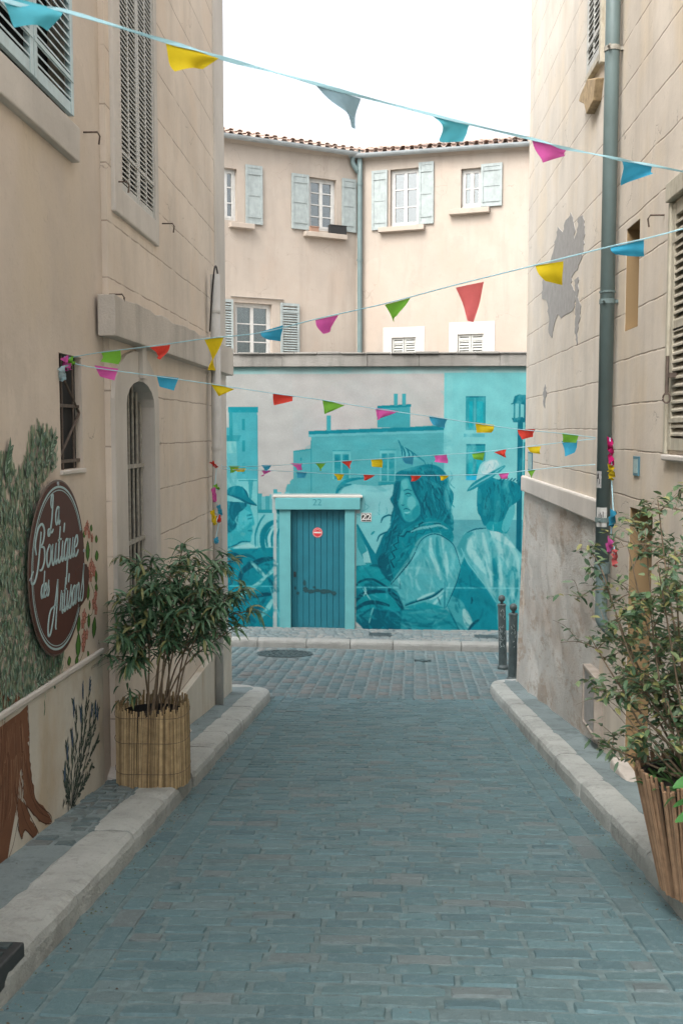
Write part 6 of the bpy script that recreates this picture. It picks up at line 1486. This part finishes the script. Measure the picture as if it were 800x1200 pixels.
for idx, (px, py, dy) in enumerate(sorted(specs, key=lambda q: q[1])):
    T = atp(px, py, PY + dy)
    if idx % 2 == 0 or idx < 5:
        B0 = base0 + Vector((rng.uniform(-.09, .09) + (T.x - PX) * .15, rng.uniform(-.07, .07), 0)); r0 = .008
    else:
        mq = min(mains, key=lambda m: abs(m[-1].x - T.x) + rng.uniform(0, .15)); B0 = mq[int(len(mq) * .42)]; r0 = .006
    m1_ = B0.lerp(T, .5) + Vector(((T.x - B0.x) * -.15, 0, .06)); q = [Vector(p) for p in smooth_pts([B0, m1_, T], 9)]; n = len(q)
    mn = idx % 2 == 0 or idx < 5
    if mn: mains.append(q)
    stm.tube(q, [r0 - (r0 - .003) * i / (n - 1) for i in range(n)], 6)
    st0 = int(n * (.6 if mn else .35)); d_ = (q[-1] - q[-2]).normalized()
    for i in range(st0, n): whorl(q[i], d_, 5 if i < n - 1 else 9, .10, .16)
    for s_ in range(4):
        i = rng.randint(st0, n - 2); t = rng.uniform(0, 6.28); e = q[i] + Vector((.13 * math.cos(t), .11 * math.sin(t), rng.uniform(.0, .12)))
        stm.tube([q[i], q[i].lerp(e, .5) + Vector((0, 0, .015)), e], [.004, .003, .002], 4); whorl(e, (e - q[i]).normalized(), 8, .09, .15); whorl(q[i].lerp(e, .6), (e - q[i]).normalized(), 5, .09, .14)
for k in range(16): 
    t = rng.uniform(0, 6.28); addleaf(lf, atp(150, 815, PY - .1) + Vector((rng.uniform(-.05, .05), rng.uniform(-.05, .05), rng.uniform(-.04, .1))), (math.cos(t) * .6, math.sin(t), .2), .12, .018, 1.8, rng.choice(OLC))
stm.build('stems', M['bark'], po, smooth=True); lf.build('foliage', M['leaf'], po, smooth=True)

# right-hand pot and shrub
QX, QY = 1.475, 4.62; qz = gz(QX, QY) + .13
ps = thing('potted_shrub', (QX, QY, qz), 'loose small-leaved shrub in a tapered slatted pot on the right kerb', 'potted plant')
QH = .56; q0, q1 = .19, .315
mb = MB(); mb.lathe((QX, QY, qz), [(q0 - .02, 0), (q1 - .02, QH - .03), (q1 - .04, QH - .03), (q1 - .045, QH - .09), (.002, QH - .09)], 28); mb.build('pot', M['black_pot'], ps)
canes(QX, QY, qz, q0, q1, QH - .01, 124, ps, [(.24, .15, .09), (.28, .18, .11), (.2, .125, .075), (.3, .2, .13)], 'slat_screen', .02, .0088)
mb = MB(); mb.lathe((QX, QY, qz), [(q1 - .045, QH - .088), (.01, QH - .06)], 20); mb.build('soil', M['soil'], ps)
stm = MB(); lf = MB(); base0 = Vector((QX, QY, qz + QH - .08))
SHC = [(.06, .12, .06), (.08, .15, .065), (.11, .18, .085), (.17, .23, .11), (.07, .14, .08), (.26, .26, .10), (.14, .2, .13)]
def branch(A, B, bow, r0, depth):
    m_ = A.lerp(B, .5) + bow; q = [Vector(p) for p in smooth_pts([A, m_, B], 7)]; n = len(q); L = (B - A).length
    stm.tube(q, [r0 - r0 * .7 * i / (n - 1) for i in range(n)], 5)
    if depth > 0:
        for k in range(int(3 + L * 4.6)):
            f = rng.uniform(.25, 1); i = min(n - 1, int(f * (n - 1))); t = rng.uniform(0, 6.28); l_ = rng.uniform(.08, .24) * (1 if depth > 1 else .7)
            e = q[i] + Vector((math.cos(t) * l_, math.sin(t) * l_ * .8, rng.uniform(-.35, .8) * l_))
            if e.x > XR - .03: e.x = XR - .05
            branch(q[i], e, Vector((0, 0, .02)), r0 * .45, depth - 1)
    if depth < 2:
        for i in range(1, n):
            for s in range(2 if depth else 1):
                if rng.random() > (.42 if depth == 0 else .3): continue
                t = rng.uniform(0, 6.28); addleaf(lf, q[i] + Vector((rng.gauss(0, .008),) * 3), (math.cos(t), math.sin(t), rng.uniform(-.6, .8)), rng.uniform(.034, .06), rng.uniform(.016, .025), rng.uniform(.1, .9), rng.choice(SHC), seg=3)
for (px, py, Y, bw_) in ((770, 585, 4.75, .1), (735, 640, 4.9, .12), (705, 668, 4.8, .16), (790, 640, 4.4, .05), (690, 745, 4.85, .14), (720, 720, 4.6, .12), (700, 870, 4.9, .05), (725, 800, 4.7, .1), (760, 700, 4.5, .06), (820, 600, 4.6, .05), (850, 660, 4.5, 0), (745, 855, 4.6, .04), (785, 760, 4.9, .04), (755, 620, 5.0, .08), (800, 700, 4.8, 0), (770, 660, 4.3, .0), (735, 760, 5.0, .06), (830, 740, 4.5, 0), (780, 820, 4.45, 0)):
    B = atp(px, py, Y); B.x = min(B.x, XR - .05)
    A = base0 + Vector((rng.uniform(-.08, .08), rng.uniform(-.08, .08), 0))
    branch(A, B, Vector((-bw_ * .6, 0, bw_ * .3)), .008, 2)
st2 = stm.build('stems', M['bark'], ps, smooth=True); lf.build('foliage', M['leaf'], ps, smooth=True)
lf = MB()
for k in range(70):
    t = rng.uniform(0, 6.28); r_ = rng.uniform(.05, .27); addleaf(lf, base0 + Vector((r_ * math.cos(t), r_ * math.sin(t), 0)), (math.cos(t) * .6, math.sin(t) * .6, rng.uniform(.5, 1.3)), rng.uniform(.1, .2), rng.uniform(.015, .03), rng.uniform(.6, 1.8), rng.choice([(.05, .12, .035), (.075, .16, .05), (.04, .09, .03)]))
lf.build('underplanting', M['leaf'], ps, smooth=True)
for (px, py, Y, dx) in ((812, 915, 4.2, -1), (815, 955, 4.15, -1), (812, 938, 4.25, -1)):
    lf = MB(); addleaf(lf, atp(px + 12, py, Y), (dx, -.2, .25), .14, .065, .7, (.06, .2, .05), seg=6, fold=.15)
    lf.build('broad_leaf', M['leaf'], ps, smooth=True)

# ------------------------------------------------------------------ grit and dry leaves lying along the kerbs
mb = MB()
for k in range(900):
    side = rng.random(); y = rng.uniform(3.2, 12.2); on = 0
    if side < .4: x = KX0 + abs(rng.gauss(0, .05)) + .01
    elif side < .8: x = KX1 - abs(rng.gauss(0, .05)) - .01
    elif side < .9: x = -1.88 + abs(rng.gauss(0, .04)); on = .124
    else: x = rng.uniform(KX0, KX1)
    z = gz(x, y) + on + .003; q = rng.uniform(.002, .007); c = rng.choice([(.12, .09, .06), (.2, .18, .14), (.07, .06, .05), (.16, .15, .14), (.10, .12, .06)])
    mb.col = c; a = rng.uniform(0, 6.28)
    vs = [(x + q * rng.uniform(.6, 1.4) * math.cos(a + t), y + q * rng.uniform(.6, 1.4) * math.sin(a + t), z) for t in (0, 1.6, 3.1, 4.7)] + [(x, y, z + q * rng.uniform(.4, 1))]
    mb.add(vs, [(0, 1, 4), (1, 2, 4), (2, 3, 4), (3, 0, 4)])
g_ = mb.build('grit', M['paint']); g_['kind'] = 'stuff'
